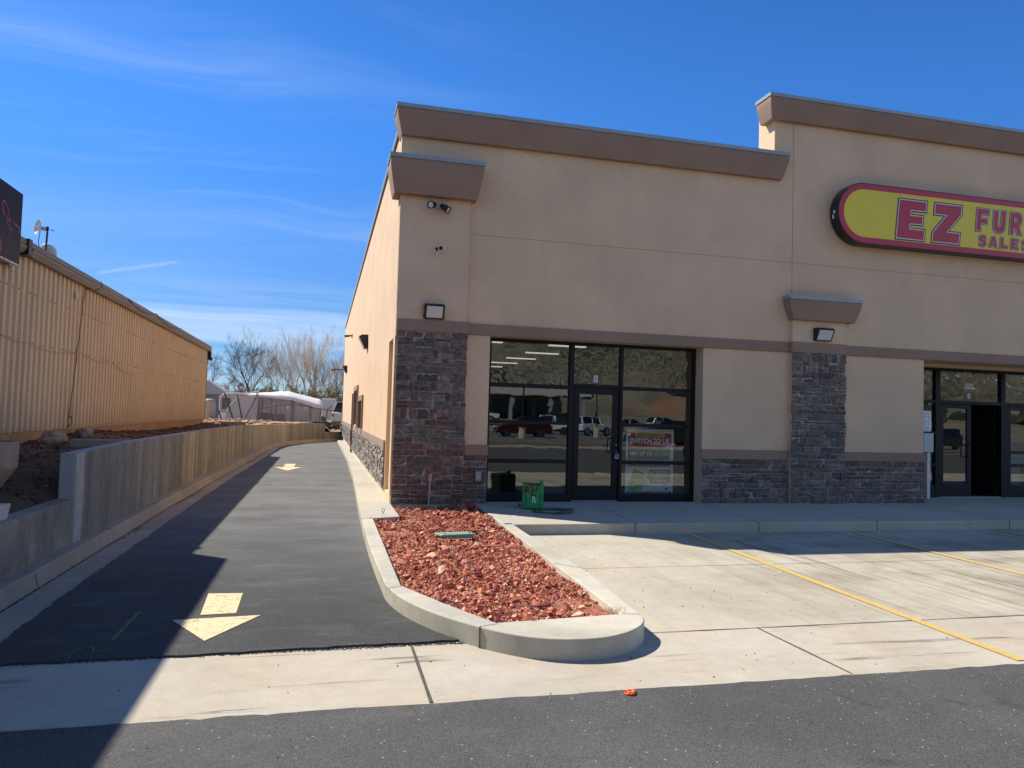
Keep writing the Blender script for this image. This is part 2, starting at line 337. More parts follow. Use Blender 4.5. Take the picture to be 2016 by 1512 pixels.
def glass(name, tint=(0.93, 0.97, 0.96), refl=0.2, wob=0.0, wscale=3.0, dist=0.01):
    m_ = bpy.data.materials.new(name); m_.use_nodes = True; t = m_.node_tree; t.nodes.clear()
    out = N(t, 'ShaderNodeOutputMaterial'); tr = N(t, 'ShaderNodeBsdfTransparent'); tr.inputs[0].default_value = (*tint, 1)
    gl = N(t, 'ShaderNodeBsdfGlossy'); gl.inputs['Roughness'].default_value = 0.0; gl.inputs[0].default_value = (0.92, 0.97, 0.95, 1)
    fr = N(t, 'ShaderNodeFresnel'); fr.inputs[0].default_value = 1.5
    fac = math_(t, 'ADD', fr.outputs[0], refl, clamp=True)
    mx = N(t, 'ShaderNodeMixShader'); LK(t, fac, mx.inputs[0]); LK(t, tr.outputs[0], mx.inputs[1]); LK(t, gl.outputs[0], mx.inputs[2])
    if wob:
        b = N(t, 'ShaderNodeBump'); b.inputs['Strength'].default_value = wob; b.inputs['Distance'].default_value = dist
        LK(t, noise_(t, pos_(t), wscale, 3, 0.45, 1.6), b.inputs['Height']); LK(t, b.outputs[0], gl.inputs['Normal'])
    LK(t, mx.outputs[0], out.inputs[0]); return m_
M_glass = glass('storefront_glass', refl=0.115, wob=0.10, wscale=1.2, dist=0.005)
M_glass_t = glass('transom_glass', refl=0.12, wob=1.0, wscale=3.0, dist=0.0072)
M_carglass = simple('car_glass', (0.01, 0.012, 0.014), 0.05, 0.1, 2, 10, 0)

# ------------------------------------------------------------------ ground, paving
rng = random.Random(7)
g = MB(); g.quad((-900, -900, -0.06), (900, -900, -0.06), (900, 1400, -0.06), (-900, 1400, -0.06))
M_earth = simple('earth', (0.24, 0.17, 0.11), 0.95, 0.25, 0.4, 8, 0.4, 0.02)
struct('ground', g, M_earth)

def sheet(name, pts, z, mat, kind='structure', jit=0.0, step=0.06, jedges=None, thick=0.0):
    """flat polygon; edges listed in jedges are subdivided and jittered for a ragged edge"""
    P = []
    n = len(pts)
    for i in range(n):
        a = Vector(pts[i]); b = Vector(pts[(i+1) % n]); P.append(tuple(a))
        if jedges and i in jedges:
            k = max(1, int((b-a).length/step)); d = (b-a).normalized(); nn_ = Vector((-d.y, d.x)); o_ = 0
            for q in range(1, k):
                o_ = 0.6*o_ + rng.gauss(0, jit)
                P.append(tuple(a+(b-a)*(q/k)+nn_*o_))
    mb = MB()
    if thick:
        mb.prism(P, lambda a, b, d: (a, b, d), z-thick, z)
    else:
        mb.add([(x, y, z) for x, y in P], [tuple(range(len(P)))])
    return struct(name, mb, mat) if kind == 'structure' else obj(name, mb, mat)

# street side asphalt (camera stands on it): ragged far edge along Y=4.47
sheet('asphalt_lot', [(-60, -13.2), (70, -13.2), (70, 4.50), (-2.2, 4.46), (-60, 4.46)], 0.0, M_asph_front, jedges=(2,), jit=0.006, step=0.07)
# cross pan
sheet('cross_pan', [(-60, 4.40), (70, 4.40), (70, 5.61), (-60, 5.61)], -0.004, M_pan)
# parking concrete
sheet('parking_pavement', [(1.0, 5.61), (70, 5.61), (70, 10.7), (1.0, 10.7)], -0.004, M_lot)
# alley asphalt sits a little proud of the pan, ragged near edge
al = [(-2.15, 5.56), (1.25, 5.63), (1.0, 6.2), (0.75, 7.4), (0.7, 10.5), (0.78, 20), (0.9, 30), (0.95, 43.5), (0.86, 43.4), (0.19, 42.3), (-0.83, 40.1), (-1.5, 38.0), (-1.83, 36.0), (-1.86, 30.5), (-2.0, 24.5), (-2.12, 18), (-2.15, 12), (-2.17, 8), (-2.15, 6)]
sheet('alley_asphalt', al, 0.012, M_asph_alley, jedges=(0, 13, 14, 15, 16, 17), jit=0.006, step=0.04, thick=0.03)
sheet('gutter_pan', [(-2.6, 5.61), (1.3, 5.61), (1.3, 44.2), (-2.6, 44.2)], -0.006, M_gutter)
# joints
j = MB()
def strip(mb, a, b, w, z):
    a = Vector((*a, z)); b = Vector((*b, z)); d = (b-a).normalized(); n_ = Vector((-d.y, d.x, 0))*w/2
    k = max(1, int((b-a).length/0.25)); pts = []
    for i in range(k+1):
        p = a+(b-a)*i/k; ww = n_*(1+rng.uniform(-0.35, 0.35)); pts += [p-ww, p+ww]
    mb.add(pts, [(2*i, 2*i+1, 2*i+3, 2*i+2) for i in range(k)])
strip(j, (2.62, 5.62), (40, 5.64), 0.014, 0.0)
strip(j, (-40, 5.60), (-2.5, 5.60), 0.012, 0.0)
strip(j, (2.72, 8.12), (40, 8.10), 0.009, 0.0)
strip(j, (3.60, 5.62), (3.62, 4.49), 0.016, 0.0)
strip(j, (9.55, 5.62), (9.55, 4.49), 0.012, 0.0)
strip(j, (-2.46, 7.95), (-2.17, 8.08), 0.010, 0.0)
strip(j, (-2.46, 10.55), (-2.17, 10.65), 0.010, 0.0)
struct('pavement_joint', j, M_joint)
j = MB(); strip(j, (0.70, 5.59), (0.69, 4.47), 0.022, 0.0015)
struct('expansion_joint', j, M_seal)
# faint second saw cut through the bays
j = MB()
for y0 in (8.1,): pass
# crumbs along the ragged alley edge
cr_ = MB()
def pebble(mb, c, r, col=(1, 1, 1)):
    k = rng.random()*6
    v = []
    for i in range(5):
        t = k+i*2*pi/5; rr = r*rng.uniform(0.7, 1.2); v.append((c[0]+rr*cos(t), c[1]+rr*sin(t), c[2]))
    v.append((c[0]+rng.uniform(-.2, .2)*r, c[1]+rng.uniform(-.2, .2)*r, c[2]+r*rng.uniform(0.6, 1.0)))
    mb.add(v, [(i, (i+1) % 5, 5) for i in range(5)], col)
for i in range(1300):
    x = rng.uniform(-2.1, 1.15); pebble(cr_, (x, 5.575+rng.gauss(0.0, 0.013)+0.02*(x+2)/3.3, -0.003), rng.uniform(0.003, 0.009))
for i in range(260):
    pebble(cr_, (rng.uniform(-2.4, 1.2) if rng.random() < .5 else 0.68-abs(rng.gauss(0, 0.05)), rng.uniform(5.7, 20), 0.012), rng.uniform(0.002, 0.008))
tag(obj('asphalt_crumbs', cr_, simple('crumbs', (0.05, 0.05, 0.048), 0.9, 0.3)), kind='stuff')
gr = MB()
for i in range(260):
    x, y = rng.choice([(rng.uniform(2.8, 12), rng.uniform(4.6, 10.2)), (rng.uniform(-1.5, 4), rng.uniform(3.0, 5.5)), (rng.uniform(2.75, 4.6), rng.uniform(6, 10.4))])
    c = rng.choice([(0.03, 0.028, 0.025), (0.25, 0.09, 0.05), (0.12, 0.1, 0.08)])
    pebble(gr, (x, y, 0.0), rng.uniform(0.0025, 0.009), c)
for i in range(60):
    pebble(gr, (rng.uniform(2.3, 3.4)-0.2, rng.gauss(9.9, 0.6), 0.0), rng.uniform(0.003, 0.008), (0.25, 0.1, 0.06))
tag(obj('loose_grit', gr, simple('grit', (0.1, 0.1, 0.1), 0.9, 0.2, attr=True), colattr=True), kind='stuff')
# debris line in the left gutter
db = MB()
def gutx(y): return float(np.interp(y, [5, 14, 20, 27, 33, 37.6], [-2.50, -2.48, -2.38, -2.24, -2.2, -1.75]))
for i in range(2600):
    y = 6.2+28*rng.random()**1.5
    w_ = 0.035*max(0.12, sin(y*1.3)+sin(y*0.47+1)*0.8)
    pebble(db, (gutx(y)+0.008+abs(rng.gauss(0, w_)), y, -0.004), rng.uniform(0.003, 0.010))
tag(obj('gutter_debris', db, simple('debris', (0.045, 0.03, 0.02), 0.95, 0.4)), kind='stuff')

# painted marks
a = MB(); z = 0.0165
a.add([(-0.948, 7.342, z), (-0.907, 6.60, z), (-0.632, 6.62, z), (-0.648, 7.322, z)], [(0, 1, 2, 3)])
a.add([(-1.096, 6.47, z), (-0.771, 5.869, z), (-0.431, 6.53, z)], [(0, 1, 2)])
tag(obj('pavement_arrow', a, M_arrow), 'large cracked yellow arrow painted on the alley asphalt close to the concrete pan', 'pavement marking', 'yellow arrows painted on the alley')
a = MB()
a.add([(-1.07, 24.6, z), (-1.07, 23.3, z), (-0.78, 23.3, z), (-0.76, 24.6, z)], [(0, 1, 2, 3)])
a.add([(-1.32, 23.15, z), (-0.91, 21.9, z), (-0.53, 23.2, z)], [(0, 1, 2)])
tag(obj('pavement_arrow', a, M_arrow), 'small far-off yellow arrow halfway down the alley', 'pavement marking', 'yellow arrows painted on the alley')
def line_strip(mb, a, b, w, z): 
    a = Vector((*a, z)); b = Vector((*b, z)); d = (b-a).normalized(); n_ = Vector((-d.y, d.x, 0))*w/2
    mb.add([a-n_, a+n_, b+n_, b-n_], [(0, 1, 2, 3)])
for xa, xb, y0, lab in ((5.47, 5.13, 4.52, 'yellow parking line nearest the red rock island, running to the front asphalt'), (8.36, 8.02, 4.52, 'yellow parking line at the right edge of the photo, second from the island'), (11.25, 10.9, 4.52, 'yellow parking line outside the right edge, third from the island')):
    a = MB(); k = 60
    for i in range(k):
        t0, t1 = i/k, (i+1)/k
        line_strip(a, (xa+(xb-xa)*t0, 10.35+(y0-10.35)*t0), (xa+(xb-xa)*t1, 10.35+(y0-10.35)*t1), 0.095*(1+rng.uniform(-.03, .03)), 0.0022)
    tag(obj('parking_line', a, M_line), lab, 'parking line', 'yellow parking stall lines')
# green spray marks
def spray(pts, w, lab):
    a = MB()
    for p, q in zip(pts[:-1], pts[1:]): line_strip(a, p, q, w, 0.0165)
    tag(obj('spray_mark', a, M_green_spray), lab, 'spray mark', 'faint green survey marks on the alley')
spray([(-1.407, 5.99), (-1.40, 6.77)], 0.03, 'faint green dash sprayed on the dark asphalt left of the big arrow')
spray([(-1.48, 9.87), (-1.469, 10.69)], 0.035, 'faint green dash sprayed farther up the shaded asphalt')
spray([(-1.579, 5.60), (-1.60, 5.69), (-1.547, 5.832), (-1.50, 5.84), (-1.466, 5.76), (-1.47, 5.70), (-1.36, 5.715)], 0.014, 'faint green loop scrawled beside the pan edge')

# ------------------------------------------------------------------ walks, kerbs, island
w = MB()
wpoly = [(2.60, 10.52), (45, 10.52), (45, 14.4), (12.1, 14.4), (12.1, 13.3), (2.5, 13.3), (2.66, 12.97), (2.62, 11.7)]
w.prism(wpoly, lambda a_, b_, d: (a_, b_, d), -0.02, 0.15)
struct('front_walk', w, M_walk, bevel=0.02, seg=3)
j = MB()
for x0, x1 in ((4.64, 4.90), (6.74, 7.15), (8.94, 9.0), (11.65, 11.8), (14.2, 14.2), (16.8, 16.8)):
    strip(j, (x0, 10.50), (x1, 13.0), 0.012, 0.1525)
    j.box(x0-0.006, x0+0.006, 10.517, 10.53, 0.0, 0.15)
struct('walk_joint', j, M_joint)
w = MB()
sx_out = [(0.615, 11.2), (0.65, 13), (0.72, 16), (0.80, 20), (0.86, 24), (0.86, 32), (0.84, 38), (0.83, 41.5)]
w.prism(sx_out[::-1] + [(0.615, 11.19), (1.19, 11.42), (1.19, 41.5)], lambda a_, b_, d: (a_, b_, d), -0.02, 0.15)
struct('side_walk', w, M_walk, bevel=0.015, seg=2)
j = MB()
for y in (13.1, 16.45, 20.0, 23.7, 27.3, 31, 35): strip(j, (float(np.interp(y, [q[1] for q in sx_out], [q[0] for q in sx_out]))+0.01, y), (1.16, y+0.03), 0.011, 0.1525)
struct('side_walk_joint', j, M_joint)
# island kerb
outer = [(0.615, 11.15), (0.60, 10.0), (0.592, 8.9), (0.60, 7.8), (0.615, 6.95), (0.66, 6.62), (0.76, 6.25), (0.90, 5.92), (1.05, 5.66), (1.19, 5.46), (1.36, 5.27), (1.55, 5.13), (1.78, 5.06), (2.02, 5.07), (2.24, 5.17), (2.41, 5.32), (2.51, 5.48), (2.54, 5.62), (2.58, 6.1), (2.68, 7.2), (2.70, 8.6), (2.72, 10.0), (2.745, 10.60)]
inner = [(0.78, 11.36), (0.772, 10), (0.765, 8.9), (0.755, 7.8), (0.75, 6.87), (0.88, 6.56), (1.03, 6.2), (1.16, 5.92), (1.26, 5.70), (1.335, 5.55), (1.345, 5.55)]
inner_r = [(2.385, 5.69), (2.42, 6.5), (2.455, 7.6), (2.48, 8.2), (2.53, 9.5), (2.58, 10.60)]
def catmull(P, k=5):
    out = []
    for i in range(len(P)-1):
        p0, p1, p2, p3 = P[max(0, i-1)], P[i], P[i+1], P[min(len(P)-1, i+2)]
        for q in range(k):
            u = q/k; out.append(tuple(0.5*((2*p1[d])+(-p0[d]+p2[d])*u+(2*p0[d]-5*p1[d]+4*p2[d]-p3[d])*u*u+(-p0[d]+3*p1[d]-3*p2[d]+p3[d])*u**3) for d in (0, 1)))
    return out+[P[-1]]
outer = outer[:4]+catmull(outer[4:19])+outer[19:]
poly = outer + [(2.745, 10.63)] + [(2.58, 10.63)] + inner_r[::-1][1:] + [(2.385, 5.66)] + inner[::-1]
w = MB(); w.prism(poly, lambda a_, b_, d: (a_, b_, d), -0.02, 0.15)
island = empty('planting_island', (1.6, 8, 0), 'kidney nosed concrete kerb enclosing the bed of red rock', 'kerb')
obj('kerb', w, M_curb, island, bevel=0.022, seg=3, smooth='angle')
j = MB()
for a_, b_ in (((0.585, 8.88), (0.77, 8.90)), ((0.61, 6.76), (0.76, 6.84)), ((1.185, 5.465), (1.34, 5.52)), ((2.53, 5.62), (2.39, 5.655)), ((2.70, 7.41), (2.46, 7.7)), ((0.61, 11.18), (0.79, 11.19))):
    j = MB(); strip(j, a_, b_, 0.008, 0.1515)
    if a_[0] == 1.185: j.box(1.181, 1.189, 5.452, 5.46, 0.0, 0.15)
    obj('joint', j, M_joint, island)

# bed soil + rocks
bed_poly = [(0.78, 11.30), (0.772, 10), (0.765, 8.9), (0.755, 7.8), (0.75, 6.87), (0.88, 6.56), (1.03, 6.2), (1.16, 5.92), (1.26, 5.70), (1.345, 5.56), (2.38, 5.68), (2.42, 6.5), (2.455, 7.6), (2.48, 8.2), (2.53, 9.5), (2.58, 10.6), (2.60, 11.6), (2.70, 13.0), (1.20, 12.97), (1.20, 11.45)]
def inpoly(x, y, P):
    c = False; n = len(P); q = n-1
    for i in range(n):
        if (P[i][1] > y) != (P[q][1] > y) and x < (P[q][0]-P[i][0])*(y-P[i][1])/(P[q][1]-P[i][1])+P[i][0]: c = not c
        q = i
    return c
w = MB(); w.add([(x, y, 0.085) for x, y in bed_poly], [tuple(range(len(bed_poly)))])
struct('bed_soil', w, simple('bed_soil', (0.30, 0.11, 0.06), 0.95, 0.3, 12, 60, 0.8))
nr = np.random.RandomState(3)
phi = (1+5**.5)/2
ICV = np.array([(-1, phi, 0), (1, phi, 0), (-1, -phi, 0), (1, -phi, 0), (0, -1, phi), (0, 1, phi), (0, -1, -phi), (0, 1, -phi), (phi, 0, -1), (phi, 0, 1), (-phi, 0, -1), (-phi, 0, 1)], float)
ICV /= np.linalg.norm(ICV[0])
OCV = np.array([(1, 0, 0), (-1, 0, 0), (0, 1, 0), (0, -1, 0), (0, 0, 1), (0, 0, -1), (.7, .6, .5), (-.6, -.7, .45)], float)
OCF = np.array([(0, 6, 4), (0, 2, 6), (2, 4, 6), (2, 1, 4), (1, 7, 4), (1, 3, 7), (3, 4, 7), (3, 0, 4), (2, 0, 5), (1, 2, 5), (3, 1, 5), (0, 3, 5)])
ICF = np.array([(0,11,5),(0,5,1),(0,1,7),(0,7,10),(0,10,11),(1,5,9),(5,11,4),(11,10,2),(10,7,6),(7,1,8),(3,9,4),(3,4,2),(3,2,6),(3,6,8),(3,8,9),(4,9,5),(2,4,11),(6,2,10),(8,6,7),(9,8,1)])
def rocks_mesh(name, centers, radii, palette, mat, flat=0.7, rough=0.32, parent=None, shard=False):
    n = len(centers); BV, BF = (OCV, OCF) if shard else (ICV, ICF); nv = len(BV); V = np.repeat(BV[None], n, 0)
    V = V*(1+nr.uniform(-rough, rough, (n, nv, 1)))
    V = V*nr.uniform(0.6, 1.15, (n, 1, 3)); V[:, :, 2] *= flat
    th = nr.uniform(0, 2*pi, n); c_, s_ = np.cos(th), np.sin(th)
    ti = nr.uniform(-0.6, 0.6, n); ct, st = np.cos(ti), np.sin(ti)
    x = V[:, :, 0]*ct[:, None]+V[:, :, 2]*st[:, None]; zz = -V[:, :, 0]*st[:, None]+V[:, :, 2]*ct[:, None]; y = V[:, :, 1]
    V = np.stack([x*c_[:, None]-y*s_[:, None], x*s_[:, None]+y*c_[:, None], zz], 2)
    V = V*radii[:, None, None]+centers[:, None, :]
    F = (BF[None]+nv*np.arange(n)[:, None, None]).reshape(-1, 3)
    me = bpy.data.meshes.new(name); me.vertices.add(n*nv); me.vertices.foreach_set('co', V.astype(np.float32).ravel())
    me.loops.add(len(F)*3); me.loops.foreach_set('vertex_index', F.astype(np.int32).ravel())
    me.polygons.add(len(F)); me.polygons.foreach_set('loop_start', (np.arange(len(F))*3).astype(np.int32)); me.update(calc_edges=True)
    me.shade_flat()
    pal = np.array(palette, float); pc = pal[nr.randint(0, len(pal), n)]*nr.uniform(0.7, 1.25, (n, 1)); pc = pc*0.9+pc.mean(1, keepdims=True)*0.13
    C = np.concatenate([np.repeat(pc[:, None], nv, 1), np.ones((n, nv, 1))], 2)
    ca = me.color_attributes.new('col', 'FLOAT_COLOR', 'POINT'); ca.data.foreach_set('color', C.astype(np.float32).ravel())
    return link(name, me, mat, parent)
M_rock = simple('red_rock', (0.3, 0.1, 0.06), 0.9, 0.25, 30, 90, 0.6, 0.004, attr=True, spec=0.25)
pal = [(0.58, 0.17, 0.07), (0.66, 0.235, 0.10), (0.44, 0.115, 0.06), (0.70, 0.32, 0.165), (0.34, 0.075, 0.045), (0.60, 0.21, 0.12), (0.72, 0.42, 0.24), (0.52, 0.155, 0.075), (0.38, 0.11, 0.075), (0.48, 0.13, 0.06), (0.30, 0.07, 0.05)]
C_, R_ = [], []
def bedh(x, y): return 0.095+0.035*sin(x*3.1+y*1.7)*sin(y*2.3)+0.02
tries = 0
while len(C_) < 34000:
    x, y = nr.uniform(0.72, 2.75), 5.5+7.5*nr.uniform()
    if nr.uniform() > (1.0 if y < 9.5 else 0.62): continue
    if not inpoly(x, y, bed_poly): continue
    if 1.45 < x < 1.95 and 9.33 < y < 9.78: continue
    r = 0.0075+0.022*nr.uniform()**3.0
    C_.append((x, y, bedh(x, y)-0.03+nr.uniform(0, 0.03))); R_.append(r)
for i in range(430):
    while True:
        x, y = nr.uniform(0.8, 2.6), nr.uniform(5.6, 12.8)
        if inpoly(x, y, bed_poly) and not (1.40 < x < 2.0 and 9.25 < y < 9.82): break
    C_.append((x, y, bedh(x, y)+0.012)); R_.append(0.020+0.040*nr.uniform()**2.4)
o = rocks_mesh('red_gravel', np.array(C_), np.array(R_), pal, M_rock, 0.85, 0.42, shard=True)
tag(o, 'bed of loose red lava rock and gravel inside the kerb', 'gravel', kind='stuff')
C_ = np.array([(2.47, 12.40, 0.20)]); o = rocks_mesh('rock', C_, np.array([0.085]), [(0.25, 0.05, 0.04)], M_rock, 0.9, 0.15)
tag(o, 'dark red rock in the shade against the stone base behind the gravel', 'rock')
C_ = np.array([(3.39, 12.66, 0.175)]); o = rocks_mesh('rock', C_, np.array([0.035]), [(0.25, 0.08, 0.06)], M_rock, 0.9, 0.2)
tag(o, 'small brown rock lying on the walk left of the green blower', 'rock')
# valve lid
lid = MB(); R3 = Matrix.Rotation(radians(9), 3, 'Z') @ Matrix.Rotation(radians(-4), 3, 'X')
lid.obox((1.71, 9.55, 0.175), (0.47, 0.33, 0.028), R3)
lid.obox((1.71, 9.55, 0.150), (0.42, 0.29, 0.04), R3)
lo = obj('valve_box_lid', lid, simple('green_plastic', (0.20, 0.33, 0.27), 0.6, 0.2, 20, 60, 0.3), bevel=0.012)
tag(lo, 'pale green irrigation valve box lid half sunk in the red rock', 'valve box')
for dx, dy in ((-0.17, -0.1), (0.17, 0.1), (0.17, -0.08)):
    sc2 = MB(); p = R3 @ Vector((dx, dy, 0.018)); sc2.cyl(Vector((1.71, 9.55, 0.178))+p, Vector((1.71, 9.55, 0.181))+p, 0.014, n=8); obj('bolt', sc2, M_black, lo)
b = MB()
for i in range(46):
    a_ = nr.uniform(0, 2*pi); c_ = Vector((2.36+nr.normal(0, .03), 5.74+nr.normal(0, .03), 0.12)); t_ = c_+Vector((cos(a_)*0.05, sin(a_)*0.05, nr.uniform(0.03, 0.09))); b.cyl(c_, t_, 0.0022, 0.0008, 4, False)
tag(obj('dry_weed', b, simple('dry_straw', (0.42, 0.34, 0.20), 0.9, 0.2)), 'small dry weed tuft in the street side corner of the red rock bed', 'weed')
# wire loop on side walk
w = MB(); pts = [Vector((0.95, 11.62, 0.15)), Vector((0.955, 11.62, 0.19))]
for i in range(11):
    t = -pi/2+2*pi*i/10; pts.append(Vector((0.955+0.022*cos(t), 11.62, 0.218+0.028*sin(t))))
w.tube(pts, 0.004, 5); w.tube([(0.955, 11.62, 0.18), (0.975, 11.60, 0.172)], 0.004, 5)
tag(obj('wire_loop', w, M_black), 'small bent wire loop standing up from the side walk near the red rock', 'wire')
# orange cap on asphalt
w = MB(); c0 = (1.935, 4.40, 0.0)
w.lathe([(0.0, 0.010), (0.014, 0.012), (0.018, 0.018), (0.026, 0.019), (0.030, 0.010), (0.030, 0.0)], c0, 20)
w.lathe([(0.031, 0.0), (0.036, 0.002), (0.037, 0.010), (0.033, 0.014), (0.030, 0.010)], (1.925, 4.395, 0), 20)
for k in range(3):
    t = k*2.1+0.4; w.obox((1.935+0.035*cos(t), 4.40+0.035*sin(t), 0.010), (0.016, 0.012, 0.014), Matrix.Rotation(t, 3, 'Z'))
tag(obj('bottle_cap', w, simple('orange_plastic', (0.75, 0.12, 0.03), 0.4, 0.1, 20, 50, 0), bevel=0.002), 'crushed orange plastic cap lying on the front asphalt', 'litter')

# ------------------------------------------------------------------ retail building
BL = empty('retail_building', (1.17, 13.05, 0), 'tan stucco shop building with brown cornices, stone base and dark glass', 'building')
XR = 45.0; YF = 13.05; XS = 1.17; YB = 46.6
wl = MB()
def fbox(x0, x1, z0, z1, y0=YF, y1=YF+0.30): wl.box(x0, x1, y0, y1, z0, z1)
# front wall pieces around the two openings (butted end to end)
fbox(XS, 2.87, 0.0, 3.15); fbox(7.10, 12.22, 0.0, 3.15); fbox(20.0, XR, 0.0, 3.15)
fbox(XS, 9.033, 3.15, 6.975); fbox(8.60, 9.033, 6.975, 8.2); fbox(9.033, XR, 3.15, 8.2)
wl.box(8.60, 8.85, YF+0.30, 13.62, 6.9, 8.12)             # return of the high parapet
wl.box(1.28, 2.42, 12.97, YF, 0.15, 3.05)                # corner pilaster core
wl.box(XS+0.004, 2.42, 12.97, YF, 3.05, 5.62)
wl.box(9.00, 10.22, 12.955, YF, 0.15, 3.90)
# recess return at second opening
wl.box(12.22, 12.35, YF+0.30, 14.25, 0.0, 3.15); wl.box(20.0, 20.1, YF+0.30, 14.25, 0.0, 3.15)
wl.box(12.22, 20.1, YF+0.30, 14.25, 3.19, 3.5)           # soffit
wl.box(12.22, 20.1, 14.05, 14.25, 3.10, 3.188)
obj('front_wall', wl, M_stucco, BL, bevel=0.006, seg=2)
wl = MB()
# side wall: windows at Y 22.9-25.1 (z1.10-2.07) and 26.3-28.9 (z1.24-2.48); corner recess below z 3.05
def sbox(y0, y1, z0, z1, x0=XS, x1=XS+0.35): wl.box(x0, x1, y0, y1, z0, z1)
sbox(YF+0.3, 14.20, 0.28, 3.05, 1.28, 1.52); sbox(YF+0.3, 14.20, 3.05, 6.87)
sbox(14.20, 22.9, 0.28, 6.87); sbox(22.9, 25.1, 0.28, 1.10); sbox(22.9, 25.1, 2.07, 6.87)
sbox(25.1, 26.3, 0.28, 6.87); sbox(26.3, 28.9, 0.28, 1.24); sbox(26.3, 28.9, 2.48, 6.87); sbox(28.9, YB, 0.28, 6.87)
wl.box(XS+0.35, XR, YB-0.3, YB, 0.2, 6.87); wl.box(XR-0.3, XR, 13.4, YB-0.3, 0.2, 6.87)
obj('side_wall', wl, M_stucco, BL)
w = MB(); w.box(XS+0.35, XR-0.3, YF+0.31, YB-0.3, 6.3, 6.5); obj('roof', w, M_galv, BL)
w = MB(); w.box(XS-0.02, XS+0.37, 13.36, YB+0.02, 6.87, 6.90); w.box(XS-0.045, XS-0.02, 13.36, YB+0.02, 6.78, 6.90)
obj('parapet_cap', w, M_cap, BL)
w = MB(); w.box(XS+0.012, XS+0.3, 13.0, YB, 0.10, 0.28); w.box(XS+0.03, 2.44, 12.985, 13.04, -0.02, 0.145); obj('foundation', w, M_foundp, BL, bevel=0.006)
# stucco control joints
w = MB()
for x0, x1, z_ in ((2.42, 9.02, 4.955), (9.05, XR, 4.955)): w.box(x0, x1, YF-0.002, YF+0.01, z_-0.0035, z_+0.0035)
w.box(9.029, 9.037, YF-0.0025, YF+0.01, 4.28, 7.75)
obj('control_joint', w, simple('joint_tan', (0.30, 0.21, 0.14), 0.9, 0.1), BL)

# bands
w = MB(); y0 = YF-0.035
w.box(2.47, 8.97, y0, YF, 3.15, 3.345); w.box(10.25, XR, y0, YF, 3.15, 3.345)
w.box(1.182, 2.47, 12.935, 12.97, 3.148, 3.348); w.box(2.42, 2.47, 12.97, YF, 3.148, 3.348)
w.box(8.97, 10.25, 12.92, 12.955, 3.145, 3.35); w.box(8.97, 9.0, 12.955, YF, 3.145, 3.35); w.box(10.22, 10.25, 12.955, YF, 3.145, 3.35)
obj('trim_band', w, M_trim, BL, bevel=0.006)
for xa, xb in ((2.46, 2.885), (7.085, 8.995), (10.225, 12.25)):
    w = MB(); w.box(xa, xb, y0, YF, 1.0, 1.185); obj('trim_band', w, M_trim, BL, bevel=0.006)
w = MB(); w.box(XS-0.035, XS, 14.30, YB, 1.02, 1.19); obj('trim_band', w, M_trim2, BL, bevel=0.006)
# window reveals (brown jamb to the right of window 1 glass)
w = MB(); w.box(7.105, 7.19, YF+0.302, 13.46, 0.15, 3.15)
obj('jamb', w, M_trim2, BL)

# cornices: profile swept along X with flared ends
def cornice(name, x0, x1, zb, zt, yb, depth, flare=0.11, over_l=True, over_r=True, fy_=0.10):
    """front + end profile; bottom inset by flare in both directions"""
    mb = MB(); H = zt-zb
    prof = [(0.0, 1.0), (0.0, 0.76), (0.10, 0.64), (0.38, 0.42), (0.72, 0.18), (0.95, 0.03), (1.0, 0.0)]  # (inset fraction, height fraction)
    rings = []
    for f, h in prof:
        i = f*flare; zz = zb+H*h
        xa = x0+(i if over_l else 0); xb = x1-(i if over_r else 0); yf = yb-depth+f*fy_
        rings.append([(xa, yb, zz), (xa, yf, zz), (xb, yf, zz), (xb, yb, zz)])
    vs_ = [p for r_ in rings for p in r_]
    fs = [(3, 2, 1, 0)]
    for k in range(len(rings)-1):
        for q in range(4): fs.append((4*k+q, 4*k+(q+1) % 4, 4*(k+1)+(q+1) % 4, 4*(k+1)+q))
    n = len(rings)-1; fs.append((4*n, 4*n+1, 4*n+2, 4*n+3))
    mb.add(vs_, fs)
    c = obj(name, mb, M_trim, BL, bevel=0.004)
    cap = MB(); cap.box(x0-0.018, x1+0.018, yb-depth-0.018, yb+0.02, zt-0.045, zt+0.025)
    obj('cornice_cap', cap, M_cap, c)
    return c
cornice('cornice', 1.065, 8.81, 6.59, 7.085, 13.36, 0.51, 0.095)
cornice('cornice', 8.37, XR, 7.80, 8.255, 13.355, 0.505, 0.095)
wl = MB(); wl.box(8.9, XR, 13.34, 13.36, 8.0, 8.25); obj('parapet_cap', wl, M_cap, BL)
cornice('cornice', 0.97, 2.60, 5.52, 6.155, 13.32, 0.59, 0.085)
cornice('cornice', 8.84, 10.49, 3.79, 4.235, 13.06, 0.245, 0.125, fy_=0.05)

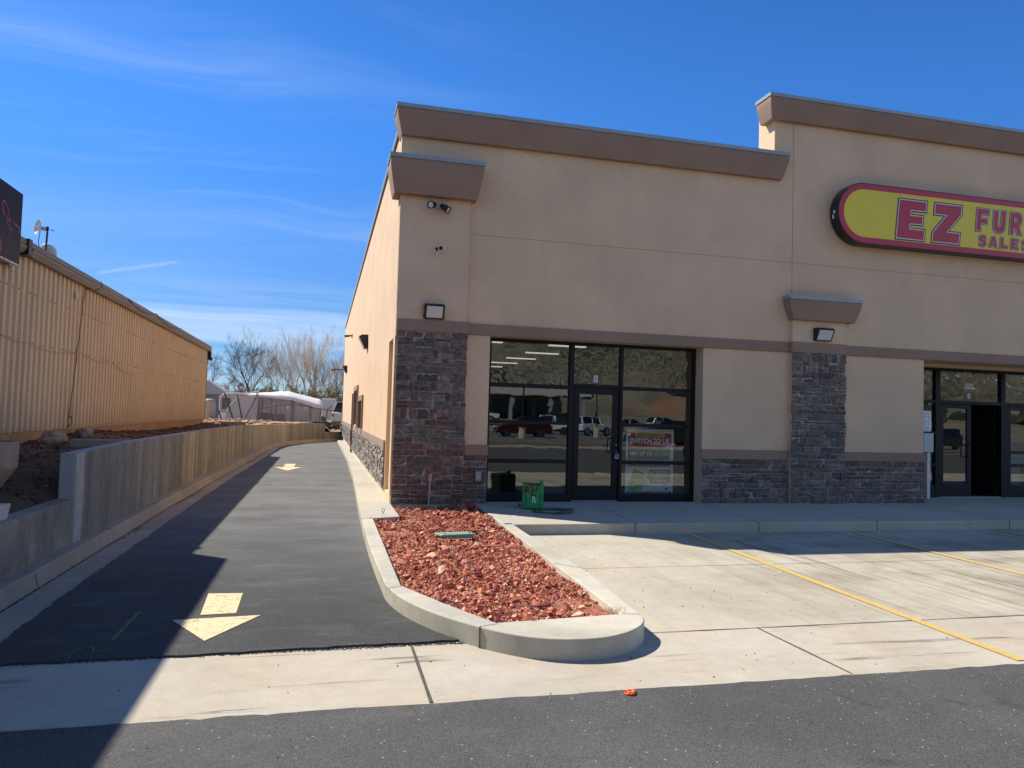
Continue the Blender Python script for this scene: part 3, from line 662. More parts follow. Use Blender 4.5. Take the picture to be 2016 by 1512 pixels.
# stone veneer
stone_pal = [(0.145, 0.105, 0.082), (0.165, 0.125, 0.095), (0.125, 0.105, 0.09), (0.11, 0.098, 0.09), (0.18, 0.14, 0.10), (0.15, 0.092, 0.072), (0.13, 0.085, 0.07), (0.12, 0.108, 0.085), (0.155, 0.122, 0.10)]
def veneer(mb, org, u, v, n, Wd, Ht, seed, proud=0.024, edge=(0.0, 0.0), pal_=None, lmin=0.12, lmax=0.40, res=0.06, corner=0):
    R = random.Random(seed); org, u, v, n = map(Vector, (org, u, v, n)); pal_ = pal_ or stone_pal
    def stone(x0, x1, z0, z1, el=0.0, er=0.0):
        col = R.choice(pal_); k = R.uniform(0.95, 1.6); g3 = sum(col)/3; col = tuple(c*0.72+g3*0.28 for c in col); col = tuple(min(1, c*k) for c in col)
        g_ = R.uniform(0.006, 0.009); x0 += g_-el; x1 -= g_+er*-1; z0 += g_; z1 -= g_
        if x1-x0 < 0.02 or z1-z0 < 0.015: return
        nx = max(2, int((x1-x0)/res)); nz = max(2, int((z1-z0)/(res*0.75))); pr = proud+R.uniform(-0.008, 0.014)
        P = []; tilt = R.uniform(-0.010, 0.010); tl2 = R.uniform(-0.008, 0.008)
        for iz in range(nz+1):
            for ix in range(nx+1):
                a_, b_ = ix/nx, iz/nz; e = ix in (0, nx) or iz in (0, nz)
                x = x0+(x1-x0)*a_+(0 if ix in (0, nx) else R.uniform(-.2, .2)*(x1-x0)/nx)
                z_ = z0+(z1-z0)*b_+(0 if iz in (0, nz) else R.uniform(-.2, .2)*(z1-z0)/nz)
                d = pr+tilt*(a_-.5)*2+tl2*(b_-.5)*2+R.uniform(-0.006, 0.007)
                if e: d -= R.uniform(0.006, 0.014); x += R.uniform(-.0025, .0025); z_ += R.uniform(-.0025, .0025)
                P.append(org+u*x+v*z_+n*d)
        fs = [(iz*(nx+1)+ix, iz*(nx+1)+ix+1, (iz+1)*(nx+1)+ix+1, (iz+1)*(nx+1)+ix) for iz in range(nz) for ix in range(nx)]
        ring = [ix for ix in range(nx+1)]+[iz*(nx+1)+nx for iz in range(1, nz+1)]+[nz*(nx+1)+ix for ix in range(nx-1, -1, -1)]+[iz*(nx+1) for iz in range(nz-1, 0, -1)]
        base = len(P)
        for i in ring:
            p = P[i]; d = (p-org).dot(n); P.append(p-n*d)
        L = len(ring)
        fs += [(ring[(i+1) % L], ring[i], base+i, base+(i+1) % L) for i in range(L)]
        mb.add(P, fs, col)
    z_ = 0.0; hs_ = [0.055, 0.075, 0.10, 0.10, 0.135, 0.17, 0.19]
    while z_ < Ht-0.03:
        h = R.choice(hs_); 
        if Ht-z_-h < 0.045: h = Ht-z_
        x = 0.0; first = True
        while x < Wd-0.02:
            L = R.uniform(lmin, lmax)*(0.7 if h > 0.15 else 1.0)
            if Wd-x-L < lmin*0.6: L = Wd-x
            el = R.uniform(*([0, edge[0]] if edge[0] else [0, 0])) if first else 0; er = R.uniform(0, edge[1]) if (x+L >= Wd-0.001 and edge[1]) else 0
            if h > 0.12 and R.random() < 0.42:
                s_ = R.choice((0.35, 0.5, 0.62))
                if R.random() < 0.5 and L > 0.22:
                    stone(x, x+L, z_, z_+h*s_, el, er); m_ = x+L*R.uniform(.4, .6); stone(x, m_, z_+h*s_, z_+h, el, 0); stone(m_, x+L, z_+h*s_, z_+h, 0, er)
                else:
                    stone(x, x+L, z_, z_+h*s_, el, er); stone(x, x+L, z_+h*s_, z_+h, el, er)
            else: stone(x, x+L, z_, z_+h, el, er)
            x += L; first = False
        z_ += h
UX, UZ, NY = (1, 0, 0), (0, 0, 1), (0, -1, 0)
redpal = [(0.16, 0.092, 0.062), (0.17, 0.108, 0.074), (0.13, 0.082, 0.066), (0.10, 0.082, 0.072), (0.18, 0.125, 0.085), (0.15, 0.07, 0.052), (0.12, 0.062, 0.05), (0.115, 0.095, 0.08)]
s = MB()
veneer(s, (1.205, 12.97, 0.15), UX, UZ, NY, 1.225, 1.05, 11, edge=(0.02, 0.0), pal_=redpal, lmin=0.18, lmax=0.42)
veneer(s, (1.205, 12.97, 1.20), UX, UZ, NY, 1.225, 1.945, 12, edge=(0.016, 0.03), pal_=redpal+stone_pal, lmin=0.12, lmax=0.38)
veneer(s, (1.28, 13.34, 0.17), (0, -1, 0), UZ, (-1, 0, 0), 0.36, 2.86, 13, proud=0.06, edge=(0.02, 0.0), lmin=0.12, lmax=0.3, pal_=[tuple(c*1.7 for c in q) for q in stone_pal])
p = obj('stone_veneer', s, M_stone, BL, colattr=True)
mo = MB(); mo.box(1.215, 2.43, 12.966, 12.97, 0.16, 3.14); mo.box(1.274, 1.28, 12.98, 13.35, 0.16, 3.04); obj('mortar', mo, M_mortar, p)
def stone_panel(x0, x1, seed, pal_, lmin, lmax, edge=(0, 0), extra=None):
    s = MB(); veneer(s, (x0, YF, 0.15), UX, UZ, NY, x1-x0, 0.85, seed, edge=edge, pal_=pal_, lmin=lmin, lmax=lmax); mo = MB(); mo.box(x0, x1, YF-0.004, YF, 0.15, 1.0)
    if extra: veneer(s, (x1, YF, 0.15), (0, 1, 0), UZ, (1, 0, 0), 1.0, 0.85, seed+50, proud=0.03); mo.box(x1, x1+0.004, YF, 14.05, 0.15, 1.0)
    p = obj('stone_veneer', s, M_stone, BL, colattr=True); obj('mortar', mo, M_mortar, p)
stone_panel(2.43, 2.875, 15, redpal, 0.12, 0.3)
stone_panel(7.10, 9.0, 16, stone_pal, 0.12, 0.4)
stone_panel(10.22, 12.22, 19, stone_pal, 0.12, 0.4, (0, 0.035), True)
s = MB(); veneer(s, (9.0, 12.955, 0.15), UX, UZ, NY, 1.22, 2.995, 17, edge=(0.035, 0.03), lmin=0.12, lmax=0.34)
p = obj('stone_veneer', s, M_stone, BL, colattr=True); mo = MB(); mo.box(9.0, 10.22, 12.951, 12.955, 0.15, 3.145); obj('mortar', mo, M_mortar, p)
s = MB(); spal = [(0.27, 0.24, 0.21), (0.22, 0.19, 0.17), (0.30, 0.25, 0.2), (0.19, 0.18, 0.17), (0.25, 0.2, 0.17)]
veneer(s, (XS, YB, 0.29), (0, -1, 0), UZ, (-1, 0, 0), YB-14.30, 0.73, 21, proud=0.05, lmin=0.14, lmax=0.42, res=0.075, pal_=spal)
p = obj('stone_veneer', s, M_stone, BL, colattr=True); mo = MB(); mo.box(XS-0.004, XS, 14.30, YB, 0.29, 1.02); obj('mortar', mo, M_mortar, p)

# side windows
def side_window(y0, y1, z0, z1):
    f = MB(); x0 = XS-0.05; t_ = 0.16
    f.box(x0, XS, y0-t_, y0, z0-0.06, z1+t_); f.box(x0, XS, y1, y1+t_, z0-0.06, z1+t_); f.box(x0, XS, y0, y1, z1, z1+t_)
    f.box(x0+0.05, XS+0.25, y0, y0+0.06, z0, z1); f.box(x0+0.05, XS+0.25, y1-0.06, y1, z0, z1)
    fo = obj('window', f, M_trim, BL)
    q = MB(); q.box(XS+0.16, XS+0.18, y0+0.06, y1-0.06, z0, z1); obj('pane', q, M_carglass, fo)
side_window(22.9, 25.1, 1.10, 2.07); side_window(26.3, 28.9, 1.24, 2.48)
# downspout on the side
w = MB(); w.box(XS-0.14, XS-0.05, 28.98, 29.08, 0.62, 1.02); w.box(XS-0.10, XS-0.02, 29.30, 29.40, 0.16, 2.42); w.box(XS-0.12, XS-0.0, 29.26, 29.44, 0.60, 0.72)
obj('downspout', w, M_trim, BL, bevel=0.004)

# storefront 1
FR = MB(); yg0, yg1 = 13.345, 13.455
def fr(x0, x1, z0, z1, y0=yg0, y1=yg1): FR.box(x0, x1, y0, y1, z0, z1)
fr(2.872, 2.965, 0.15, 3.148); fr(4.49, 4.58, 0.15, 3.148); fr(5.515, 5.575, 0.15, 3.148); fr(7.06, 7.103, 0.15, 3.148)
yi0, yi1 = yg0+0.004, yg1-0.004
def fi(x0, x1, z0, z1): FR.box(x0, x1, yi0, yi1, z0, z1)
fi(2.965, 4.49, 3.09, 3.147); fi(4.58, 5.515, 3.09, 3.147); fi(5.575, 7.06, 3.09, 3.147)
fi(2.965, 4.49, 2.25, 2.325); fi(4.58, 5.515, 2.305, 2.365); fi(5.575, 7.06, 2.275, 2.345)
for z0, z1 in ((1.575, 1.64), (0.855, 0.925)): fi(2.965, 4.49, z0, z1); fi(5.575, 7.06, z0, z1)
fi(2.965, 4.49, 0.15, 0.30); fi(5.575, 7.06, 0.15, 0.30)
SF = obj('storefront_window', FR, M_frame, BL, bevel=0.003)
def pane(x0, x1, z0, z1, mat, par, y=13.40, rot=0.0):
    q = MB(); k = 1
    q.quad((x0, y, z0), (x1, y, z0), (x1, y, z1), (x0, y, z1)); return obj('pane', q, mat, par, fixn=False)
for z0, z1, mt in ((2.325, 3.09, M_glass_t), (1.64, 2.25, M_glass), (0.925, 1.575, M_glass), (0.30, 0.855, M_glass)): pane(2.965, 4.49, z0, z1, mt, SF, 13.40+0.0)
for z0, z1, mt in ((2.345, 3.09, M_glass_t), (1.64, 2.275, M_glass), (0.925, 1.575, M_glass), (0.30, 0.855, M_glass)): pane(5.575, 7.06, z0, z1, mt, SF, 13.40)
pane(4.58, 5.515, 2.365, 3.09, M_glass_t, SF)
def door(x0, x1, z0, z1, y, gx0, gx1, gz0, gz1, hx, side):
    d = MB(); t0, t1 = y-0.022, y+0.022
    d.box(x0, gx0, t0, t1, z0, z1); d.box(gx1, x1, t0, t1, z0, z1); d.box(gx0, gx1, t0+.001, t1-.001, z0, gz0); d.box(gx0, gx1, t0+.001, t1-.001, gz1, z1)
    D = obj('door', d, M_frame, BL, bevel=0.003)
    pane(gx0, gx1, gz0, gz1, M_glass, D, y)
    h = MB(); yy = t0-0.07
    h.tube([(hx, t0, 1.36), (hx, yy, 1.35), (hx-side*0.10, yy, 1.33), (hx-side*0.12, yy, 1.10), (hx-side*0.10, yy, 1.07), (hx, yy, 1.07), (hx, t0, 1.06)], 0.012, 8)
    obj('handle', h, M_black, D); return D
D1 = door(4.60, 5.51, 0.165, 2.30, 13.40, 4.71, 5.385, 0.44, 2.175, 5.44, 1)
w = MB(); w.cyl((5.465, 13.37, 1.22), (5.465, 13.377, 1.22), 0.014, n=12); obj('lock', w, M_galv, D1)
w = MB(); w.box(5.43, 5.51, 13.335, 13.375, 0.955, 1.045); lb = obj('lock_box', w, M_grey, bevel=0.01)
tag(lb, 'small grey lock box hanging on the pull side of the unit 1 door', 'lock box')
w2 = MB(); w2.box(5.445, 5.495, 13.331, 13.336, 1.0, 1.025); obj('dial', w2, M_black, lb)
w2 = MB(); w2.tube([(5.448, 13.355, 1.04), (5.448, 13.355, 1.075), (5.458, 13.355, 1.09), (5.482, 13.355, 1.09), (5.492, 13.355, 1.075), (5.492, 13.355, 1.04)], 0.005, 6); obj('shackle', w2, M_galv, lb)
w = MB(); w.box(4.58, 5.52, 13.36, 13.46, 0.148, 0.163); obj('threshold', w, M_galv, BL)

# storefront 2 (recessed)
FR = MB(); yg0, yg1 = 14.095, 14.205; yi0, yi1 = yg0+.004, yg1-.004
def f2(x0, x1, z0, z1): FR.box(x0, x1, yg0, yg1, z0, z1)
f2(12.36, 12.45, 0.15, 3.095); f2(13.53, 13.66, 0.15, 3.095); f2(15.38, 15.50, 0.15, 3.095); f2(17.3, 17.42, 0.15, 3.095); f2(19.9, 19.99, .15, 3.095)
fi(12.45, 13.53, 3.03, 3.093); fi(13.66, 15.38, 3.03, 3.093); fi(15.5, 17.3, 3.03, 3.093); fi(17.42, 19.9, 3.03, 3.093)
fi(12.45, 13.53, 2.29, 2.355); fi(13.66, 15.38, 2.285, 2.36); fi(15.5, 17.3, 2.29, 2.355); fi(17.42, 19.9, 2.29, 2.355)
for z0, z1 in ((1.575, 1.64), (0.865, 0.925)): fi(12.45, 13.53, z0, z1); fi(17.42, 19.9, z0, z1)
fi(12.45, 13.53, 0.15, 0.42); fi(17.42, 19.9, 0.15, 0.42)
S2 = obj('storefront_window', FR, M_frame, BL, bevel=0.003)
for z0, z1, mt in ((2.355, 3.03, M_glass_t), (1.64, 2.29, M_glass), (0.925, 1.575, M_glass), (0.42, 0.865, M_glass)):
    pane(12.45, 13.53, z0, z1, mt, S2, 14.15); pane(17.42, 19.9, z0, z1, mt, S2, 14.15)
pane(13.66, 15.38, 2.36, 3.03, M_glass_t, S2, 14.15); pane(15.5, 17.3, 2.355, 3.03, M_glass_t, S2, 14.15)
door(13.665, 14.55, 0.165, 2.28, 14.15, 13.775, 14.43, 0.45, 2.185, 14.49, 1)
d = MB()   # fixed leaf right with mid rails
d.box(15.50, 15.69, 14.128, 14.172, 0.165, 2.285); d.box(16.3, 16.42, 14.128, 14.172, 0.165, 2.285)
for z0, z1 in ((0.165, 0.432), (0.863, 0.926), (1.174, 1.231), (2.18, 2.285)): d.box(15.69, 16.3, 14.129, 14.171, z0, z1)
D3 = obj('door', d, M_frame, BL, bevel=0.003)
for z0, z1 in ((0.432, 0.863), (0.926, 1.174), (1.231, 2.18)): pane(15.69, 16.3, z0, z1, M_glass, D3, 14.15)
w = MB(); w.box(13.66, 15.5, 14.10, 14.2, 0.148, 0.163); obj('threshold', w, M_galv, BL)
# open leaf swung inside
d = MB(); d.box(15.30, 15.345, 14.23, 15.08, 0.165, 2.28); obj('door', d, M_frame, BL)

# interior rooms
w = MB()
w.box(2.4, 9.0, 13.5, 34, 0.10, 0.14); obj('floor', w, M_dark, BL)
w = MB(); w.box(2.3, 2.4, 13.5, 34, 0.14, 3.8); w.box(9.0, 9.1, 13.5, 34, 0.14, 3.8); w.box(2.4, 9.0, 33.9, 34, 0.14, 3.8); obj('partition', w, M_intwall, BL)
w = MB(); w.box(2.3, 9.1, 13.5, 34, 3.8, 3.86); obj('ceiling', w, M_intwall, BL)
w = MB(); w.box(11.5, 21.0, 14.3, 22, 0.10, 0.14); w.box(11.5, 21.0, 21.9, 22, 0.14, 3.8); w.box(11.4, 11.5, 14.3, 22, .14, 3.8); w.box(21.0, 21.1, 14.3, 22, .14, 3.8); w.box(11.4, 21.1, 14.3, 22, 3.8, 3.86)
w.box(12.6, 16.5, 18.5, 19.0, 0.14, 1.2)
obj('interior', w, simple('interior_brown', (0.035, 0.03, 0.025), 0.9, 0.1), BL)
M_tube = emis('fluorescent', (1.0, 0.95, 0.75), 0.42)
for i, (x0, x1, y) in enumerate(((3.4, 4.67, 19.6), (5.98, 7.09, 19.7), (6.03, 7.12, 22.3), (6.0, 7.06, 24.7), (6.0, 7.03, 27.1), (6.5, 7.01, 29.4))):
    c = empty('ceiling_light', ((x0+x1)/2, y, 3.7), ('ceiling strip light behind the left transom, ' + ['cut by the window edge nearest the corner', 'frontmost of the stepped row', 'second of the stepped row', 'third of the stepped row', 'fourth of the stepped row', 'rearmost of the stepped row'][i]), 'ceiling light', 'strip lights on the ceiling of unit 1')
    b = MB(); b.box(x0, x1, y-0.10, y+0.10, 3.72, 3.80); obj('housing', b, M_white, c)
    b = MB(); b.box(x0+.02, x1-.02, y-0.08, y+0.08, 3.69, 3.72); obj('tube', b, M_tube, c)

# ------------------------------------------------------------------ text helpers
def text_mesh(name, body, box, y, mat, parent=None, off=0.0, ext=0.002, shear=0.0, extra=0.0, rotz=0.0, T=None, spacing=1.0):
    """box = (x0,x1,z0,z1) on a plane facing -Y at depth y; returns obj, transform"""
    c = bpy.data.curves.new(name, 'FONT'); c.body = body; c.size = 1.0; c.offset = off+extra; c.extrude = 0; c.shear = shear; c.space_character = spacing; c.resolution_u = 4
    o = bpy.data.objects.new('tmp', c); COL.objects.link(o)
    dg = bpy.context.evaluated_depsgraph_get(); dg.update()
    me = bpy.data.meshes.new_from_object(o.evaluated_get(dg)); COL.objects.unlink(o); bpy.data.objects.remove(o)
    n = len(me.vertices); co = np.empty(n*3, np.float32); me.vertices.foreach_get('co', co); co = co.reshape(-1, 3)
    if T is None:
        mn, mx = co.min(0), co.max(0); x0, x1, z0, z1 = box
        sx_ = (x1-x0)/(mx[0]-mn[0]); sz_ = (z1-z0)/(mx[1]-mn[1]); T = (sx_, x0-mn[0]*sx_, sz_, z0-mn[1]*sz_)
    X = co[:, 0]*T[0]+T[1]; Z = co[:, 1]*T[2]+T[3]
    out = np.stack([X, np.full(n, y), Z], 1).astype(np.float32); me.vertices.foreach_set('co', out.ravel()); me.name = name; me.update()
    return link(name, me, mat, parent), T
def poly_glyphs(glyphs, box, y, depth, grow, shear):
    pass
# ------------------------------------------------------------------ shop sign
M_sred = simple('sign_red', (0.50, 0.018, 0.035), 0.35, 0.04, 2, 30, 0)
M_syel = simple('sign_yellow', (0.80, 0.62, 0.02), 0.35, 0.04, 2, 30, 0)
M_sblk = simple('sign_black', (0.012, 0.012, 0.02), 0.35, 0.1, 2, 30, 0)
M_swht = simple('sign_white', (0.75, 0.72, 0.75), 0.4, 0.03, 2, 30, 0)
SG = empty('shop_sign', (13, 12.9, 6.04), 'long pill shaped yellow sign with red border lettered EZ FURNITURE SALES', 'sign')
def pill(x0, x1, z0, z1, n=28):
    r = (z1-z0)/2; zc_ = (z0+z1)/2; P = []
    for i in range(n+1):
        t = pi/2+pi*i/n; P.append((x0+r+r*cos(t), zc_+r*sin(t)))
    for i in range(n+1):
        t = -pi/2+pi*i/n; P.append((x1-r+r*cos(t), zc_+r*sin(t)))
    return P
XE = 21.6
fy = lambda a_, b_, d: (a_, d, b_)
w = MB(); w.prism(pill(9.88, XE, 5.405, 6.665), fy, 12.79, 13.03); obj('cabinet', w, M_sblk, SG, bevel=0.01)
w = MB(); w.prism(pill(9.905, XE-.025, 5.43, 6.64), fy, 12.782, 12.79); obj('border', w, M_sred, SG)
w = MB(); w.prism(pill(10.02, XE-.14, 5.545, 6.525), fy, 12.778, 12.782); obj('panel', w, M_syel, SG)
GL = {
 'E': [(0,0),(1,0),(1,.25),(.44,.25),(.44,.405),(.90,.405),(.90,.61),(.44,.61),(.44,.76),(1,.76),(1,1),(0,1)],
 'Z': [(0,0),(1,0),(1,.27),(.50,.27),(1,.78),(1,1),(0,1),(0,.73),(.48,.73),(0,.24)],
 'F': [(0,0),(.36,0),(.36,.33),(.88,.33),(.88,.56),(.36,.56),(.36,.76),(1,.76),(1,1),(0,1)],
 'L': [(0,0),(1,0),(1,.28),(.40,.28),(.40,1),(0,1)],
 'I': [(0,0),(1,0),(1,1),(0,1)],
 'T': [(.31,0),(.69,0),(.69,.72),(1,.72),(1,1),(0,1),(0,.72),(.31,.72)],
 'N': [(0,0),(.33,0),(.33,.5),(.64,0),(1,0),(1,1),(.67,1),(.67,.5),(.36,1),(0,1)],
 'U': [(0,1),(0,.34),(.06,.14),(.2,.03),(.38,-.02),(.62,-.02),(.8,.03),(.94,.14),(1,.34),(1,1),(.65,1),(.65,.38),(.6,.29),(.5,.26),(.4,.29),(.35,.38),(.35,1)],
 'R': [(0,0),(.32,0),(.32,.27),(.52,.27),(.68,0),(1.03,0),(.76,.38),(.9,.46),(.98,.6),(.98,.78),(.9,.92),(.74,1),(0,1)],
 'A': [(-.05,0),(.30,0),(.36,.17),(.64,.17),(.70,0),(1.05,0),(.70,1),(.30,1)],
 'S': [(.03,.28),(.02,.1),(.2,0),(.45,-.03),(.75,.0),(.95,.14),(1,.32),(.92,.5),(.7,.6),(.42,.68),(.38,.73),(.46,.78),(.66,.76),(.9,.68),(.93,.93),(.7,1.01),(.42,1.03),(.15,.96),(.01,.8),(.02,.62),(.14,.5),(.4,.4),(.6,.33),(.62,.27),(.52,.22),(.3,.22)],
}
HOLES = {'R': [(.34,.56),(.34,.76),(.54,.76),(.62,.71),(.62,.61),(.54,.56)], 'A': [(.42,.38),(.58,.38),(.5,.68)]}
def letters(word, x0, z0, lw, lh, gap, y, shear=0.10):
    layers = [(0.0, M_sblk, (0.046 if lh > .6 else 0.036)*lh**.55), (0.003, M_swht, (0.019 if lh > .6 else 0.015)*lh**.55), (0.006, M_sred, -0.002)]
    def grow_poly(P, g_):
        ar = sum(P[i][0]*P[(i+1) % len(P)][1]-P[(i+1) % len(P)][0]*P[i][1] for i in range(len(P))); sg = 1 if ar > 0 else -1; out = []
        for i in range(len(P)):
            a_, b_, c_ = Vector(P[i-1]), Vector(P[i]), Vector(P[(i+1) % len(P)]); d1 = (b_-a_).normalized(); d2 = (c_-b_).normalized()
            n1 = Vector((d1.y, -d1.x))*sg; n2 = Vector((d2.y, -d2.x))*sg; m_ = n1+n2
            if m_.length < 1e-4: m_ = n1
            m_ = m_.normalized(); k = g_/max(0.45, m_.dot(n1)); out.append((b_.x+m_.x*k, b_.y+m_.y*k))
        return out
    x = x0
    for ch in word:
        w_ = lw*{'I': .45, 'S': .95}.get(ch, 1.0)
        root = None
        for k, (dy, mt, g_) in enumerate(layers):
            c = bpy.data.curves.new('letter', 'CURVE'); c.dimensions = '2D'; c.fill_mode = 'BOTH'; c.extrude = 0.0012
            for P, gg in [(GL[ch], g_)]+([(HOLES[ch], -g_)] if ch in HOLES else []):
                P = grow_poly([(a_*w_+b_*lh*shear, b_*lh) for a_, b_ in P], gg)
                sp = c.splines.new('POLY'); sp.points.add(len(P)-1); sp.use_cyclic_u = True
                for q, (a_, b_) in enumerate(P): sp.points[q].co = (a_, b_, 0, 1)
            o = bpy.data.objects.new('tmp', c); COL.objects.link(o)
            dg = bpy.context.evaluated_depsgraph_get(); dg.update(); me = bpy.data.meshes.new_from_object(o.evaluated_get(dg))
            COL.objects.unlink(o); bpy.data.objects.remove(o)
            n = len(me.vertices); co = np.empty(n*3, np.float32); me.vertices.foreach_get('co', co); co = co.reshape(-1, 3)
            out = np.stack([co[:, 0]+x, y-dy-co[:, 2], co[:, 1]+z0], 1).astype(np.float32); me.vertices.foreach_set('co', out.ravel()); me.update()
            L = link('letter' if k == 0 else 'letter_face', me, mt, SG if k == 0 else root)
            if k == 0: root = L
        x += w_+gap
letters('EZ', 11.27, 5.60, 0.66, 0.80, 0.23, 12.774, 0.10)
letters('FURNITURE', 13.27, 5.93, 0.315, 0.475, 0.125, 12.774, 0.08)
letters('SALES', 13.34, 5.60, 0.20, 0.235, 0.085, 12.774, 0.08)
w = MB(); w.box(9.862, 9.9, 12.86, 12.90, 6.0, 6.06); w.box(9.866, 9.9, 12.905, 12.93, 5.90, 5.98); obj('rating_label', w, M_swht, SG)
# shadow gap: mounting rails
w = MB(); w.box(10.6, 21, 13.03, 13.05, 5.55, 5.65); w.box(10.6, 21, 13.03, 13.05, 6.4, 6.5); obj('bracket', w, M_black, SG)

# ------------------------------------------------------------------ wall fixtures
M_lens = simple('lamp_lens', (0.66, 0.66, 0.62), 0.25, 0.04, 6, 60, 0.1)
def wall_pack(loc, label, rz=0.0, wd=0.35, scale=1.0, face_down=0.45):
    """slanted box fixture; local: wall at y=0, sticks out to -y"""
    r = empty('wall_light', loc, label, 'wall light', 'wall pack lights on the stucco', rz)
    b = MB(); P = [(0.0, 0.0), (0.0, 0.255), (-0.12, 0.255), (-0.17, 0.22), (-0.06, 0.0)]
    b.prism([(y_*scale, z_*scale) for y_, z_ in P][::-1], lambda a_, b_, d: (d, a_, b_), -wd/2, wd/2)
    obj('housing', b, M_black, r, world=False, bevel=0.006)
    b = MB(); n_ = Vector((0, -0.22, -0.11)).normalized()
    a0 = Vector((0, -0.165*scale, 0.205*scale)); a1 = Vector((0, -0.07*scale, 0.018*scale)); off = n_*0.006
    x = wd/2-0.035
    b.add([Vector((-x, 0, 0))+a1+off, Vector((x, 0, 0))+a1+off, Vector((x, 0, 0))+a0+off, Vector((-x, 0, 0))+a0+off,
           Vector((-x, 0, 0))+a1-off, Vector((x, 0, 0))+a1-off, Vector((x, 0, 0))+a0-off, Vector((-x, 0, 0))+a0-off],
          [(0, 1, 2, 3), (7, 6, 5, 4), (0, 4, 5, 1), (1, 5, 6, 2), (2, 6, 7, 3), (3, 7, 4, 0)])
    obj('lens', b, M_lens, r, world=False, bevel=0.003)
    for s_ in (-1, 1):
        for zz in (0.04, 0.21):
            b = MB(); b.cyl((s_*(wd/2-0.005), -0.04, zz*scale), (s_*(wd/2+0.018), -0.04, zz*scale), 0.012, n=8); obj('screw', b, M_black, r, world=False)
    return r
wall_pack((1.822, 12.97, 3.375), 'black framed wall light on the corner pillar just above the brown band', wd=0.35)
wall_pack((9.66, 12.955, 3.395), 'black wall light below the small brown cornice of the middle pillar', wd=0.38)
wall_pack((1.17, 21.6, 3.52), 'black wedge shaped wall light on the sunlit side wall, the one nearest the street', rz=-pi/2, wd=0.5, scale=1.5)
wall_pack((1.17, 40.3, 3.75), 'black wedge wall light far down the sunlit side wall, lower than the camera arms', rz=-pi/2, wd=0.5, scale=1.5)
# twin flood on pillar
fl = empty('flood_light', (1.83, 12.97, 5.375), 'black twin headed flood light high on the corner pillar', 'flood light')
b = MB(); b.lathe([(0.0, -0.06), (0.05, -0.055), (0.062, -0.03), (0.062, 0.0)], (0, 0, 0), 20, 'y'); obj('base', b, M_grey, fl, world=False)
for sg, dr in ((-1, Vector((-0.55, -0.75, -0.28))), (1, Vector((0.62, -0.35, -0.50)))):
    dr = dr.normalized(); p0 = Vector((sg*0.055, -0.06, 0.015)); p1 = p0+dr*0.06; p2 = p0+dr*0.175
    b = MB(); b.cyl(p0*0.5, p0+dr*0.02, 0.022, n=10); b.cyl(p0, p1, 0.036, 0.052, 16); b.cyl(p1, p2, 0.052, 0.066, 16, caps=False); b.cyl(p2-dr*0.02, p2-dr*0.022, 0.064, 0.064, 16)
    h = obj('lamp_head', b, M_black, fl, world=False)
    b = MB(); b.cyl(p2-dr*0.018, p2-dr*0.012, 0.05, 0.05, 16); obj('lens', b, M_lens, h, world=False)
# bullet camera
cm = empty('security_camera', (1.85, 12.97, 4.62), 'small white security camera with a black eye on the corner pillar', 'camera')
b = MB(); b.lathe([(0.0, -0.012), (0.028, -0.010), (0.028, 0.0)], (-0.01, 0, -0.0), 14, 'y'); b.tube([(-0.01, -0.01, 0), (-0.012, -0.04, -0.005), (0.01, -0.06, -0.0)], 0.012, 8); obj('mount', b, M_black, cm, world=False)
b = MB(); d_ = Vector((-0.10, -1, -0.22)).normalized(); c0 = Vector((0.048, -0.05, 0.01)); b.cyl(c0, c0+d_*0.12, 0.042, 0.053, 20)
h = obj('body', b, M_white, cm, world=False, bevel=0.004); b = MB(); b.cyl(c0+d_*0.121, c0+d_*0.124, 0.038, 0.038, 20); obj('eye', b, M_black, h, world=False)
b = MB(); b.tube([(-0.03, -0.015, -0.02), (-0.045, -0.03, -0.04), (-0.035, -0.03, -0.06), (-0.012, -0.03, -0.055), (-0.008, -0.03, -0.10), (-0.02, -0.03, -0.13), (-0.01, -0.03, -0.17)], 0.006, 6)
b.cyl((0.0, -0.03, -0.05), (-0.006, -0.03, -0.11), 0.012, n=8); obj('cable', b, M_white, cm, world=False)
# side wall gooseneck cameras
def arm_cam(loc, lab, L=0.55):
    r = empty('arm_camera', loc, lab, 'camera', 'camera arms on the side wall')
    b = MB(); b.tube([(0, 0, 0), (-L, 0, 0.02)], 0.03, 8); b.box(-0.04, 0.0, -0.08, 0.08, -0.09, 0.09); obj('arm', b, M_black, r, world=False)
    b = MB(); b.cyl((-L+0.05, 0.02, 0.0), (-L-0.16, -0.05, -0.03), 0.05, 0.06, 12); obj('head', b, simple('cam_brown', (0.10, 0.07, 0.055), 0.5, 0.1), r, world=False)
arm_cam((1.17, 34.2, 5.12), 'short dark camera arm high on the sunlit side wall', 0.18)
arm_cam((1.17, 41.6, 3.98), 'long thin camera arm reaching out over the alley near the back corner', 0.65)
